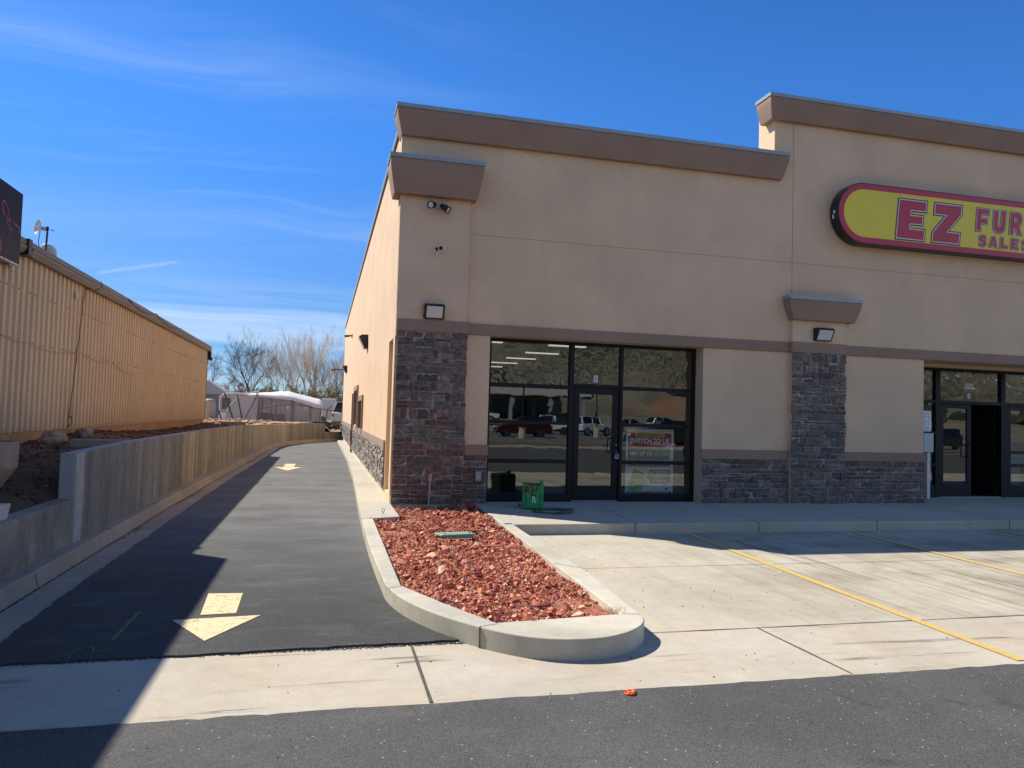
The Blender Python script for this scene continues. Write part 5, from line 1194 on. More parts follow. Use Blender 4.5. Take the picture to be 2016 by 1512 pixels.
# ------------------------------------------------------------------ metal building
MBG = empty('metal_building', (-4.33, 17, 1.2), 'tan ribbed metal building with a brown gutter above the retaining wall', 'building')
def siding_mat():
    m_, t, p = new_mat('siding_paint'); P = pos_(t)
    f = math_(t, 'MULTIPLY', ramp_(t, noise_(t, mapping_(t, P, scale=(6, 6, 0.35)), 2.0, 6, 0.7), 0.25, 0.8, 1.07, 0.86), ramp_(t, noise_(t, P, 0.7, 4, 0.6), 0.3, 0.7, 0.95, 1.05))
    cc = N(t, 'ShaderNodeCombineColor'); [LK(t, f, cc.inputs[i]) for i in range(3)]
    c = mixc_(t, 1.0, (0.63, 0.45, 0.27), cc.outputs[0], 'MULTIPLY'); sx_ = N(t, 'ShaderNodeSeparateXYZ'); LK(t, P, sx_.inputs[0])
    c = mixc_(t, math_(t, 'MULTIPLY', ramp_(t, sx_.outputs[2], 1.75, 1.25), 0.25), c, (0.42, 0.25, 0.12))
    setc(t, p.inputs['Base Color'], c); p.inputs['Roughness'].default_value = 0.6; return m_
M_side = siding_mat()
b = MB(); prof = []; y = 2.0; pit = 0.215
while y < 30.3:
    for dy, dx in ((0.0, 0.0), (0.085, 0.0), (0.115, -0.06), (0.180, -0.06)): prof.append((y+dy, -4.33+dx))
    y += pit
prof = [q for q in prof if q[0] < 30.3]+[(30.3, -4.33)]
zz0, zz1 = 1.275, 3.90
b.add([(x, y, z_) for y, x in prof for z_ in (zz0, zz1)], [(2*i, 2*i+2, 2*i+3, 2*i+1) for i in range(len(prof)-1)])
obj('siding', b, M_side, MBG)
b = MB(); b.box(-18, -4.375, 30.28, 30.32, 1.275, 3.9); b.box(-18, -17.9, 2, 30.28, 1.2, 3.9); b.box(-17.9, -4.4, 2.0, 2.05, 1.275, 3.9); obj('end_wall', b, M_side, MBG)
b = MB(); b.box(-4.345, -4.318, 30.24, 30.335, 1.275, 3.9); obj('corner_trim', b, simple('dark_brown_metal', (0.05, 0.035, 0.03), 0.5, 0.1), MBG)
b = MB(); b.box(-18, -4.36, 2, 30.25, 0.5, 1.272); obj('foundation', b, M_found, MBG)
# screws
b = MB(); R = random.Random(8)
for zz in (1.31, 2.62, 3.35):
    k = 0; y = 2.04
    while y < 30:
        if R.random() < (0.95 if zz < 1.4 else 0.6) and y > 8: b.cyl((-4.33, y, zz+R.uniform(-.01, .01)), (-4.322, y, zz), 0.011 if zz > 2 else 0.008, n=6)
        y += pit
tag(obj('screw', b, simple('rust', (0.09, 0.05, 0.03), 0.8, 0.2), MBG), kind='stuff')
M_gut = simple('gutter_brown', (0.15, 0.12, 0.105), 0.5, 0.1, 2, 30, 0.05); M_gut2 = simple('gutter_taupe', (0.20, 0.165, 0.15), 0.5, 0.1, 2, 30, 0.05)
b = MB(); b.prism([(-4.335, 3.855), (-4.25, 3.855), (-4.20, 3.93), (-4.20, 3.958), (-4.335, 3.958)], lambda a_, b_, d: (a_, d, b_), 12.25, 30.50); obj('gutter', b, M_gut2, MBG, bevel=0.004)
b = MB(); b.prism([(-4.335, 3.855), (-4.25, 3.855), (-4.20, 3.93), (-4.20, 3.958), (-4.335, 3.958)], lambda a_, b_, d: (a_, d, b_), 2.0, 12.02); obj('gutter', b, M_gut2, MBG, bevel=0.004)
b = MB(); b.box(-4.34, -4.212, 2.0, 30.42, 3.972, 4.055); b.box(-4.36, -4.30, 2.0, 30.4, 3.90, 3.972); obj('fascia', b, M_gut, MBG, bevel=0.003)
b = MB(); b.box(-4.34, -4.19, 12.02, 12.25, 3.83, 3.845); b.box(-4.34, -4.185, 12.03, 12.16, 3.845, 4.07); obj('gutter_end', b, M_black, MBG)
b = MB(); b.add([(-4.22, 2, 4.05), (-4.22, 30.4, 4.05), (-11, 30.4, 4.45), (-11, 2, 4.45), (-18, 2, 4.05), (-18, 30.4, 4.05)], [(0, 1, 2, 3), (3, 2, 5, 4)]); obj('roof', b, M_gut, MBG)
b = MB(); b.cyl((-4.25, 30.42, 3.86), (-4.25, 30.45, 3.62), 0.045, n=8); b.cyl((-4.25, 30.45, 3.62), (-4.40, 30.42, 3.60), 0.05, n=8); b.box(-4.30, -4.17, 30.38, 30.5, 3.52, 3.62); b.box(-4.33, -4.29, 30.36, 30.44, 3.55, 3.86)
obj('downspout', b, simple('dark_metal', (0.025, 0.018, 0.018), 0.4, 0.1), MBG)
# small boxes and cables on the wall
def small_box(y, z_, lab):
    b = MB(); b.box(-4.325, -4.285, y-0.045, y+0.045, z_-0.055, z_+0.055); o = obj('junction_box', b, M_white, bevel=0.006); tag(o, lab, 'junction box')
    v = MB(); [v.box(-4.284, -4.281, y-0.03, y+0.03, z_-0.035+k*0.02, z_-0.028+k*0.02) for k in range(4)]; obj('louvre', v, M_gut, o)
small_box(11.80, 3.62, 'small white louvred box on the ribbed wall just under the dark panel')
small_box(14.65, 3.63, 'small white louvred box on the ribbed wall to the left of the black cable')
b = MB(); pts = [(-4.20, 15.7, 4.06), (-4.19, 15.72, 3.95), (-4.24, 15.5, 3.86), (-4.29, 15.2, 3.84)]
for k in range(30):
    z_ = 3.84-(3.84-1.30)*k/29; pts.append((-4.318, 15.15-0.55*((3.84-z_)/2.54)+0.02*sin(k*1.3), z_))
b.tube(pts, 0.007, 6); b.tube([(-4.318, 14.6, 1.30), (-4.30, 14.75, 1.38), (-4.31, 14.72, 1.5), (-4.32, 14.66, 1.46)], 0.009, 6)
tag(obj('cable', b, M_black), 'black cable running from the gutter down the ribbed metal wall', 'cable')
b = MB(); pts = []
for y0, y1, z0, z1, sg in ((8, 11.6, 2.66, 2.64, .03), (11.6, 12.6, 2.64, 2.60, .03), (12.6, 14.5, 2.60, 2.60, .05), (14.5, 15.1, 2.60, 2.64, .02), (15.1, 17.2, 2.64, 2.60, .06), (17.2, 20.2, 2.60, 2.56, .16)):
    for k in range(12): t_ = k/12; pts.append((-4.318, y0+(y1-y0)*t_, z0+(z1-z0)*t_-sg*sin(pi*t_)))
b.tube(pts, 0.005, 5); tag(obj('cable', b, simple('tan_wire', (0.40, 0.28, 0.15), 0.6, 0.1)), 'thin tan wire sagging from screw to screw across the ribbed wall', 'cable')
b = MB(); pts = [(-4.25, 17.5, 4.07)]
for y0, y1 in ((17.5, 20.5), (20.5, 24)):
    for k in range(1, 9): t_ = k/8; pts.append((-4.19, y0+(y1-y0)*t_, 4.06-0.14*sin(pi*t_)))
b.tube(pts, 0.008, 5); tag(obj('cable', b, M_black), 'black wire drooping over the brown gutter', 'cable')
# dark graphic fascia panel
PN = empty('sign_panel', (-4.36, 7, 3.7), 'dark panel with red light trails mounted above the metal wall at the left edge', 'sign')
def panel_mat():
    m_, t, p = new_mat('panel_print'); P = pos_(t)
    sx_ = N(t, 'ShaderNodeSeparateXYZ'); LK(t, P, sx_.inputs[0])
    c = mixc_(t, ramp_(t, sx_.outputs[2], 3.7, 4.3, 1, 0), (0.012, 0.018, 0.035), (0.045, 0.047, 0.05))
    c = mixc_(t, ramp_(t, noise_(t, P, 2.2, 4, 0.6), 0.5, 0.8, 0, 0.5), c, (0.05, 0.03, 0.06))
    setc(t, p.inputs['Base Color'], c); p.inputs['Roughness'].default_value = 0.6; p.inputs['Specular IOR Level'].default_value = 0.15; return m_
b = MB(); b.box(-4.30, -4.188, 2.0, 11.73, 3.640, 4.625); obj('panel', b, panel_mat(), PN, bevel=0.004)
M_trail = simple('trail_red', (0.45, 0.05, 0.07), 0.5, 0.3, 8, 20, 0); M_trail2 = simple('trail_dim', (0.10, 0.05, 0.07), 0.5, 0.3, 8, 20, 0); M_trail3 = simple('trail_orange', (0.35, 0.12, 0.04), 0.5, 0.3, 8, 20, 0)
def trail(pts, r, mt):
    b = MB(); X = -4.1865
    for (y0, z0), (y1, z1) in zip(pts[:-1], pts[1:]):
        d_ = Vector((0, y1-y0, z1-z0)); 
        if d_.length < 1e-5: continue
        n_ = Vector((0, -d_.z, d_.y)).normalized()*r; A = Vector((X, y0, z0)); B = Vector((X, y1, z1)); b.add([A-n_, B-n_, B+n_, A+n_], [(0, 1, 2, 3)])
    obj('light_trail', b, mt, PN)
def pix(u, v):  # print layout in panel coordinates (y, z) from photo proportions of the panel
    return (11.0+(11.73-11.0)*u/45.0, 4.59-(v)*0.0068)
def crv(P, n_=8):
    out = []
    for i in range(len(P)-1):
        p0 = P[max(0, i-1)]; p1 = P[i]; p2 = P[i+1]; p3 = P[min(len(P)-1, i+2)]
        for k in range(n_):
            t_ = k/n_; out.append(tuple(0.5*((2*p1[q])+(-p0[q]+p2[q])*t_+(2*p0[q]-5*p1[q]+4*p2[q]-p3[q])*t_*t_+(-p0[q]+3*p1[q]-3*p2[q]+p3[q])*t_**3) for q in (0, 1)))
    return out+[P[-1]]
trail(crv([pix(8, 60), pix(4, 45), pix(5, 35), pix(10, 34), pix(15, 42), pix(19, 55), pix(22, 68), pix(26, 80), pix(22, 76), pix(16, 62)]), 0.008, M_trail)
trail(crv([pix(5, 40), pix(9, 55), pix(14, 66), pix(20, 70), pix(24, 84)]), 0.005, M_trail)
trail(crv([pix(16, 60), pix(14, 70), pix(20, 78), pix(23, 88), pix(25, 78), pix(19, 62)]), 0.005, M_trail)
trail(crv([pix(-3, 112), pix(3, 113), pix(6, 120), pix(5, 130), pix(2, 133), pix(-2, 128)]), 0.012, M_trail)
trail(crv([pix(26, 58), pix(30, 64), pix(36, 66), pix(42, 70), pix(39, 78)]), 0.007, M_trail3)
trail(crv([pix(2, 110), pix(8, 100), pix(12, 86), pix(14, 70)]), 0.004, M_trail2); trail(crv([pix(3, 135), pix(6, 145), pix(12, 147), pix(18, 138)]), 0.004, M_trail2)
trail(crv([pix(18, 16), pix(20, 22), pix(22, 30)]), 0.004, M_trail2); trail(crv([pix(20, 90), pix(18, 110), pix(16, 118)]), 0.004, M_trail2)
for s0 in range(1, 9):
    y_ = 11.3-s0*1.1; trail(crv([(y_, 3.9), (y_+.2, 4.25), (y_+.4, 4.4), (y_+.5, 4.1), (y_+.7, 3.95)]), 0.008, M_trail)
b = MB(); b.box(-4.29, -4.20, 2.0, 11.70, 3.61, 3.638); b.box(-4.36, -4.22, 11.0, 11.05, 3.56, 3.61); b.box(-4.36, -4.22, 11.5, 11.54, 3.58, 3.61); obj('bracket', b, M_galv, PN)
# dishes
def dish(c, dr, r, lab, parent_pole=False):
    o = empty('dish_antenna', c, lab, 'antenna', 'dishes on the pole above the gutter'); q = Vector(dr).normalized().to_track_quat('Z', 'Y').to_matrix().to_4x4()
    b = MB(); b.lathe([(r*t_, -r*0.28*(1-t_*t_)) for t_ in (0.0, 0.2, 0.4, 0.6, 0.8, 1.0)]+[(r*1.03, 0.004), (r*1.0, 0.0-0.006)]+[(r*t_, -r*0.28*(1-t_*t_)-0.006) for t_ in (0.8, 0.6, 0.4, 0.2, 0.0)], (0, 0, 0), 28); b.xf(q)
    obj('dish', b, simple('dish_white', (0.62, 0.66, 0.64), 0.5, 0.05), o, world=False, smooth=True)
    b = MB(); b.cyl((0, 0, -r*0.28), (0, 0, -r*0.28-0.06), 0.03, n=10); b.box(-0.03, 0.03, -0.03, 0.03, -r*0.28-0.10, -r*0.28-0.05); b.xf(q); obj('mount', b, M_galv, o, world=False)
    b = MB(); b.tube([(0, 0, -r*.28), (0, 0, r*0.45)], 0.006, 6); b.cyl((0, 0, r*0.38), (0, 0, r*0.5), 0.018, n=8); b.xf(q); obj('feed', b, M_white, o, world=False); return o
dish((-4.74, 13.93, 4.65), (-0.80, -0.62, 0.10), 0.125, 'white dish antenna at the top of the pole, seen almost edge on')
dish((-4.62, 14.10, 4.26), (0.25, 1.0, 0.25), 0.15, 'white dish antenna lower on the pole, half behind the gutter')
b = MB(); b.cyl((-4.62, 13.98, 4.05), (-4.60, 13.98, 4.68), 0.016, n=8); b.tube([(-4.61, 13.98, 4.64), (-4.54, 13.94, 4.62), (-4.50, 13.98, 4.61)], 0.007, 6); b.tube([(-4.70, 13.95, 4.6), (-4.72, 13.95, 4.4), (-4.68, 13.96, 4.2), (-4.63, 13.98, 4.15)], 0.006, 6)
tag(obj('antenna_pole', b, M_black), 'thin dark pole carrying the two white dishes above the gutter', 'pole')
# ------------------------------------------------------------------ far end: fence, tent, camper, shed, trailer, car
M_post = simple('post_dark', (0.07, 0.068, 0.065), 0.6, 0.15); M_wire = simple('fence_wire', (0.26, 0.26, 0.26), 0.5, 0.1)
def ground_far(y=46): return 0.95
def leaning(name, a_, b_, r, lab, mt=M_post):
    b = MB(); b.cyl(a_, b_, r, r, 8); b.cyl(b_, Vector(b_)+Vector((0, 0, 0.02)), r*1.15, r*0.6, 8); return tag(obj(name, b, mt), lab, 'post')
leaning('fence_post', (-5.58, 46, 0.85), (-5.90, 46, 1.72), 0.045, 'short dark fence post leaning left just past the corner of the metal building').__setitem__('group', 'leaning dark posts at the end of the dirt bank')
leaning('fence_post', (-4.95, 46, 0.85), (-5.55, 46, 2.58), 0.05, 'tall dark post leaning left beside the camper window')
leaning('fence_post', (-4.48, 46, 0.85), (-4.85, 46, 2.50), 0.045, 'dark post leaning left in front of the pale grey tent side')
leaning('fence_post', (-4.36, 46, 1.2), (-3.72, 46.1, 2.60), 0.03, 'thin dark brace leaning right against the lattice mast')
leaning('fence_post', (-2.63, 46, 0.95), (-2.72, 46, 2.0), 0.05, 'grey square post with a cap in front of the tent', simple('post_grey', (0.13, 0.13, 0.13), 0.6, 0.1))
b = MB()
for dx in (0, 0.17): b.cyl((-3.98+dx, 46.2, 0.95), (-3.82+dx*0.7, 46.2, 2.68), 0.02, n=6)
for k in range(16):
    t_ = k/15; t2_ = (k+1)/15; x0 = -3.98+0.16*t_; x1 = x0+0.17-0.05*t_; z0 = 0.95+1.73*t_; z1 = min(2.68, 0.95+1.73*t2_)
    b.cyl((x0, 46.2, z0), (x1, 46.2, z1), 0.012, n=4); b.cyl((x1, 46.2, z0), (x0, 46.2, z1), 0.012, n=4)
tag(obj('lattice_mast', b, simple('mast_grey', (0.45, 0.46, 0.45), 0.5, 0.1)), 'pale lattice mast standing at the left end of the chain link fence', 'mast')
FN = empty('chain_link_fence', (-1, 46, 0.9), 'chain link fence with angled barb arms in front of the white tent', 'fence')
posts = [(-3.5, 2.38), (-1.4, 2.11), (-0.42, 1.92), (0.27, 1.84), (1.3, 1.72)]
rail = [(-3.5, 46, 1.75), (-2.7, 46, 1.93), (-2.0, 46, 2.02), (-1.4, 46, 2.03), (-0.42, 46, 1.86), (0.27, 46, 1.80), (1.3, 46, 1.60)]
b = MB(); b.tube(rail, 0.028, 6); obj('rail', b, M_post, FN)
for x, zt, dx in ((-1.40, 2.03, 0.05), (-0.42, 1.86, -0.1), (0.27, 1.80, -0.12)):
    b = MB(); b.cyl((x+dx, 46, 0.75), (x, 46, zt), 0.035, n=8); b.cyl((x, 46, zt), (x+0.24, 46, zt+0.24), 0.022, n=6); obj('fence_post', b, M_post if x > 0 else M_wire, FN)
b = MB(); b.cyl((1.12, 46, 0.45), (1.18, 46, 1.95), 0.04, n=8); obj('fence_post', b, simple('post_light', (0.5, 0.45, 0.38), 0.6, 0.1), FN)
b = MB(); RX = [q[0] for q in rail]; RZ = [q[2] for q in rail]
x = -5.8
while x < 1.4:
    h = 1.15
    for sgn in (1, -1):
        x0, x1 = x, x+sgn*h*0.55; z0 = 0.9; z1 = float(np.interp(x1, RX, RZ)) if x1 > -3.5 else 1.75
        b.cyl((x0, 46.01, z0), (x1, 46.01, z1), 0.0035, n=3, caps=False)
    x += 0.10
for zz in (2.08, 2.16): b.tube([(p[0]+zz-1.95, p[1], p[2]+zz-1.98) for p in rail], 0.005, 4)
b.tube([(-6.2, 46, 2.42), (-5, 46, 2.50), (-3.6, 46, 2.42), (-2.6, 46, 2.40)], 0.012, 4)
obj('wire_mesh', b, M_wire, FN)
for x, z_ in ((-2.0, 1.86), (-0.98, 1.86)):
    b = MB(); b.box(x-0.03, x+0.03, 45.97, 45.99, z_-0.07, z_+0.07); tag(obj('fence_tag', b, M_white), 'small white tag on the fence, ' + ('left' if x < -1.5 else 'right') + ' one of the two', 'tag', 'white tags on the fence')
# tent
TN = empty('canopy_tent', (-2.4, 51, 0.9), 'low white topped tent with grey side sheets beyond the fence', 'tent')
def sag(P, x): return float(np.interp(x, [q[0] for q in P], [q[1] for q in P]))
fasc = [(-4.30, 2.56), (-3.7, 2.52), (-3.1, 2.47), (-2.0, 2.40), (-1.2, 2.20), (-0.5, 1.98), (-0.05, 1.80)]
ridge = [(-4.9, 2.70), (-4.3, 2.78), (-3.9, 2.82), (-3.0, 2.90), (-2.75, 2.96), (-2.2, 2.95), (-1.4, 2.76), (-0.6, 2.58), (-0.15, 2.50), (0.05, 2.15)]
xs_ = np.linspace(-5.0, 0.02, 46); b = MB(); V = []
for x in xs_:
    f = sag(fasc, x); r_ = sag(ridge, x)
    for (y, z_) in ((50.0, f-0.05), (49.97, f+0.06), (50.5, f+(r_-f)*0.55), (51.2, f+(r_-f)*0.9), (51.9, r_), (52.8, f+(r_-f)*0.85), (54, f)): V.append((x, y, z_+0.015*mn.noise(Vector((x*2, y*2, 0)))))
b.add(V, [(i*7+q, i*7+q+1, (i+1)*7+q+1, (i+1)*7+q) for i in range(45) for q in range(6)]); obj('canopy', b, simple('tent_white', (0.66, 0.65, 0.63), 0.7, 0.04, 2, 20, 0.1), TN, smooth=True)
b = MB(); V = []; xs3 = np.linspace(-5.0, -0.08, 90)
for i, x in enumerate(xs3):
    f = sag(fasc, x)-0.03; yy = 50.12+0.05*sin(x*9)+0.04*sin(x*23+1)
    V += [(x, yy, 0.85), (x, yy-0.0, f)]
b.add(V, [(2*i, 2*i+2, 2*i+3, 2*i+1) for i in range(89)]); obj('side_sheet', b, simple('tarp_grey', (0.36, 0.345, 0.36), 0.8, 0.10, 2, 20, 0.2), TN)
b = MB(); V = []
for i, x in enumerate(np.linspace(-3.8, -2.3, 12)): V += [(x, 50.03, 0.87), (x, 50.03, 1.45+0.05*sin(x*3))]
b.add(V, [(2*i, 2*i+2, 2*i+3, 2*i+1) for i in range(11)]); obj('side_sheet', b, simple('tarp_brown', (0.16, 0.12, 0.12), 0.85, 0.15, 3), TN)
b = MB(); b.box(-5.0, -0.1, 53.9, 54, 0.85, 2.4); b.box(-0.12, -0.08, 50.1, 54, 0.85, 1.85); obj('side_sheet', b, simple('tarp_grey2', (0.36, 0.35, 0.35), 0.8, 0.1), TN)
for x in (-1.9, -0.75, -0.15):
    b = MB(); b.cyl((x, 50.0, 0.85), (x, 50.0, sag(fasc, x)), 0.03, n=6); obj('pole', b, M_post, TN)
# camper
CP = empty('camper', (-6.0, 49.2, 0.9), 'white edged grey camper with a dark louvred window behind the leaning posts', 'camper')
b = MB(); P = [(-6.15, 1.05), (-4.2, 1.05), (-4.2, 2.45), (-4.6, 2.62), (-5.2, 2.66), (-5.9, 2.62), (-6.15, 2.45)]
b.prism(P, lambda a_, b_, d: (a_, d, b_), 48.8, 49.9); obj('body', b, simple('camper_grey', (0.42, 0.42, 0.43), 0.5, 0.06), CP, bevel=0.04)
b = MB(); b.tube([(-6.15, 48.77, 1.05), (-6.15, 48.77, 2.42), (-5.9, 48.77, 2.62), (-5.2, 48.77, 2.66), (-4.55, 48.77, 2.66), (-3.9, 48.9, 2.86)], 0.035, 6); b.tube([(-5.05, 48.76, 2.52), (-5.25, 48.76, 2.25), (-5.6, 48.76, 1.85), (-5.75, 48.76, 1.5)], 0.05, 6); obj('trim', b, M_white, CP)
b = MB(); b.box(-6.0, -5.55, 48.74, 48.79, 1.66, 2.36); w_ = obj('window', b, M_black, CP)
b = MB(); [b.box(-5.98, -5.57, 48.72, 48.738, 1.70+k*0.1, 1.73+k*0.1) for k in range(7)]; obj('louvre', b, M_grey, w_)
b = MB(); b.box(-6.1, -5.75, 48.70, 48.78, 0.9, 1.45); obj('hitch_cover', b, M_white, CP)
# shed with tan tank
SH = empty('grey_shed', (-8, 60, 0.9), 'grey blue gabled shed peeking out behind the corner of the metal building', 'shed')
b = MB(); b.box(-9.5, -7.15, 60, 63, 0.9, 2.75); obj('wall', b, simple('shed_blue', (0.17, 0.20, 0.24), 0.8, 0.1), SH)
b = MB(); b.prism([(-9.7, 2.74), (-7.0, 2.74), (-7.3, 3.05), (-8.4, 3.75), (-9.6, 3.1)], lambda a_, b_, d: (a_, d, b_), 59.7, 63.2); obj('roof', b, simple('shed_roof', (0.34, 0.35, 0.36), 0.7, 0.1), SH)
b = MB(); b.lathe([(0.0, 0.0), (0.38, 0.02), (0.45, 0.15), (0.45, 1.15), (0.40, 1.30), (0.2, 1.36), (0.0, 1.38)], (-7.5, 54, 0.95), 24)
tag(obj('water_tank', b, simple('tank_tan', (0.50, 0.42, 0.28), 0.6, 0.1), smooth=True), 'rounded tan tank beside the corner of the metal building', 'tank')
b = MB(); b.lathe([(0.0, 0.0), (0.36, 0.0), (0.36, 0.7), (0.0, 0.72)], (-7.2, 54.1, 2.25), 24); 
# trailer right of the tent
TR = empty('trailer', (0.5, 55, 0.9), 'pale enclosed trailer standing right of the tent', 'trailer')
b = MB(); b.box(-0.05, 0.92, 55, 60, 1.05, 2.56); obj('body', b, simple('trailer_cream', (0.52, 0.52, 0.50), 0.5, 0.08), TR, bevel=0.05)
b = MB(); b.box(-0.08, 0.95, 54.95, 60.05, 2.52, 2.62); obj('roof', b, M_white, TR, bevel=0.02)
b = MB(); b.cyl((0.0, 54.97, 1.12), (0.0, 55.2, 1.12), 0.22, n=16); obj('wheel', b, M_black, TR)
b = MB(); b.lathe([(0.0, 0.0), (0.30, 0.05), (0.34, 0.5), (0.2, 0.85), (0.0, 0.92)], (1.02, 52, 1.25), 20); tag(obj('covered_grill', b, simple('cover_grey', (0.20, 0.21, 0.23), 0.8, 0.15), smooth=True), 'grey covered grill between the trailer and the parked car', 'grill')
b = MB()
for i in range(260):
    a_ = nr.uniform(0, 2*pi); r_ = 0.38*nr.uniform()**.5; c_ = Vector((0.62+r_*cos(a_)*1.6, 47.5+r_*sin(a_), 0.6+nr.uniform(0, .35))); d_ = Vector(nr.normal(0, 1, 3)).normalized()*0.06; e_ = d_.orthogonal().normalized()*0.03; b.add([c_-d_-e_, c_+d_-e_, c_+d_+e_, c_-d_+e_], [(0, 1, 2, 3)])
tag(obj('shrub', b, simple('shrub_green', (0.03, 0.06, 0.03), 0.8, 0.3)), 'small dark green shrub behind the low end wall', 'shrub')

# ------------------------------------------------------------------ cars
TYPES = {
 'suv': dict(L=4.8, W=1.9, hull=[(-2.4, .35), (-2.42, .95), (-2.3, 1.05), (0.95, 1.08), (2.2, 0.98), (2.4, 0.8), (2.4, .35)], cab=[(-2.25, 1.05), (-2.0, 1.62), (-1.7, 1.70), (0.2, 1.70), (0.95, 1.08)]),
 'sedan': dict(L=4.7, W=1.8, hull=[(-2.35, .32), (-2.38, .85), (-2.2, .98), (0.9, .98), (2.1, .86), (2.33, .68), (2.35, .32)], cab=[(-1.8, .98), (-1.1, 1.40), (-0.6, 1.46), (0.2, 1.44), (1.0, .98)]),
 'pickup': dict(L=5.6, W=1.95, hull=[(-2.8, .5), (-2.8, 1.12), (-0.7, 1.12), (-0.6, 1.16), (1.35, 1.18), (2.6, 1.10), (2.8, 0.9), (2.8, .5)], cab=[(-0.75, 1.14), (-0.65, 1.80), (-0.4, 1.88), (0.6, 1.86), (1.35, 1.18)]),
 'jeep': dict(L=4.4, W=1.85, hull=[(-2.1, .5), (-2.12, 1.15), (-2.0, 1.2), (0.85, 1.2), (1.95, 1.12), (2.0, 1.05), (2.0, .5)], cab=[(-2.05, 1.2), (-1.98, 1.85), (-1.8, 1.88), (0.45, 1.88), (0.75, 1.2)]),
}
PAINT = {}
def paint(c):
    if c not in PAINT: PAINT[c] = simple('car_paint', c, 0.22, 0.02, 1, 10, 0, spec=0.6)
    return PAINT[c]
M_tyre = simple('tyre', (0.015, 0.015, 0.015), 0.8, 0.1); M_rim = simple('rim', (0.35, 0.35, 0.36), 0.3, 0.1, metal=0.7)
M_tl = simple('tail_lamp', (0.35, 0.01, 0.01), 0.2, 0.1); M_hl = simple('head_lamp', (0.75, 0.75, 0.75), 0.1, 0.05)
def car(typ, col, loc, rz, lab, name='parked_car', group='cars parked across the street'):
    T = TYPES[typ]; r = empty(name, loc, lab, 'car' if typ != 'pickup' else 'pickup truck', group, rz); Wd = T['W']/2
    def loft(P, secs):
        b = MB(); n = len(P); V = []; cx0 = sum(p[0] for p in P)/n; cz0 = sum(p[1] for p in P)/n
        for y, k in secs: V += [(cx0+(x-cx0)*k, y, cz0+(z_-cz0)*(k if z_ > cz0 else 1)) for x, z_ in P]
        fs = [tuple(range(n-1, -1, -1)), tuple(range(n*(len(secs)-1), n*len(secs)))]
        for s_ in range(len(secs)-1): fs += [(s_*n+i, s_*n+(i+1) % n, (s_+1)*n+(i+1) % n, (s_+1)*n+i) for i in range(n)]
        b.add(V, fs); return b
    body = obj('body', loft(T['hull'], [(-Wd, .95), (-Wd+.12, 1), (Wd-.12, 1), (Wd, .95)]), paint(col), r, world=False, bevel=0.05, seg=3)
    C = T['cab']; b = MB(); V = []; n = len(C); zb = C[0][1]
    for s_ in (-1, 1): V += [(x, s_*(Wd-0.08-(z_-zb)*0.28), z_) for x, z_ in C]
    b.add(V, [tuple(range(n-1, -1, -1)), tuple(range(n, 2*n))]+[(i, (i+1) % n, n+(i+1) % n, n+i) for i in range(n)]); obj('window', b, M_carglass, r, world=False, bevel=0.02)
    zt = max(z_ for _, z_ in C); xs4 = [x for x, z_ in C if z_ > zt-0.12]; hw = Wd-0.08-(zt-zb)*0.28
    b = MB(); b.box(min(xs4), max(xs4), -hw-0.01, hw+0.01, zt-0.015, zt+0.03)
    for x, z_ in ((C[0][0]+0.03, zb), (C[-1][0]-0.02, zb)):
        pass
    mids = [min(xs4)+0.1, (min(xs4)+max(xs4))/2+0.15, ]
    for xm in mids:
        for s_ in (-1, 1): b.cyl((xm, s_*(Wd-0.075), zb), (xm, s_*(hw+0.005), zt), 0.045, n=6)
    for s_ in (-1, 1): b.cyl((C[-1][0], s_*(Wd-0.075), zb), (max(xs4), s_*(hw+.005), zt), 0.035, n=6); b.cyl((C[0][0], s_*(Wd-0.075), zb), (min(xs4), s_*(hw+.005), zt), 0.05, n=6)
    obj('roof', b, paint(col), r, world=False, bevel=0.01)
    wr = 0.36 if typ in ('sedan', 'suv') else 0.42
    for xw in (-T['L']*0.30, T['L']*0.31):
        for s_ in (-1, 1):
            b = MB(); b.lathe([(0.0, -0.11), (wr*0.62, -0.11), (wr*0.95, -0.11), (wr, -0.08), (wr, 0.08), (wr*0.95, 0.11), (wr*.62, 0.11), (0, 0.11)], (xw, s_*(Wd-0.09), wr), 24, 'y'); t_ = obj('wheel', b, M_tyre, r, world=False)
            b = MB(); b.lathe([(0.0, 0.0), (wr*0.2, 0.005), (wr*0.6, 0.002), (wr*0.6, -0.02)], (xw, s_*(Wd+0.022), wr), 20, 'y'); obj('rim', b, M_rim, t_, world=False)
    hx = max(x for x, _ in T['hull'])
    for s_ in (-1, 1):
        b = MB(); b.box(hx-0.08, hx+0.02, s_*Wd*.72-0.16, s_*Wd*.72+0.16, 0.72 if typ != 'pickup' else .85, 0.86 if typ != 'pickup' else 1.02); obj('headlight', b, M_hl, r, world=False, bevel=0.02)
        b = MB(); b.box(-hx-0.03, -hx+0.05, s_*Wd*.84-0.08, s_*Wd*.84+0.08, 0.75, 1.0); obj('tail_light', b, M_tl, r, world=False, bevel=0.02)
        b = MB(); b.box(0.75, 0.9, s_*(Wd+0.02)-0.1, s_*(Wd+0.02)+0.1, 1.08, 1.2); obj('mirror', b, paint(col), r, world=False, bevel=0.02)
    b = MB(); b.box(hx-0.02, hx+0.015, -Wd*.4, Wd*.4, 0.6, 0.82); b.box(-hx-.03, hx+0.03, -Wd*.9, Wd*.9, 0.32, 0.46); obj('bumper', b, M_black, r, world=False, bevel=0.02)
    return r
car('suv', (0.42, 0.44, 0.46), (2.15, 51.6, 0.62), radians(72), 'silver car with red tail light half hidden by the retail building corner', group=None)
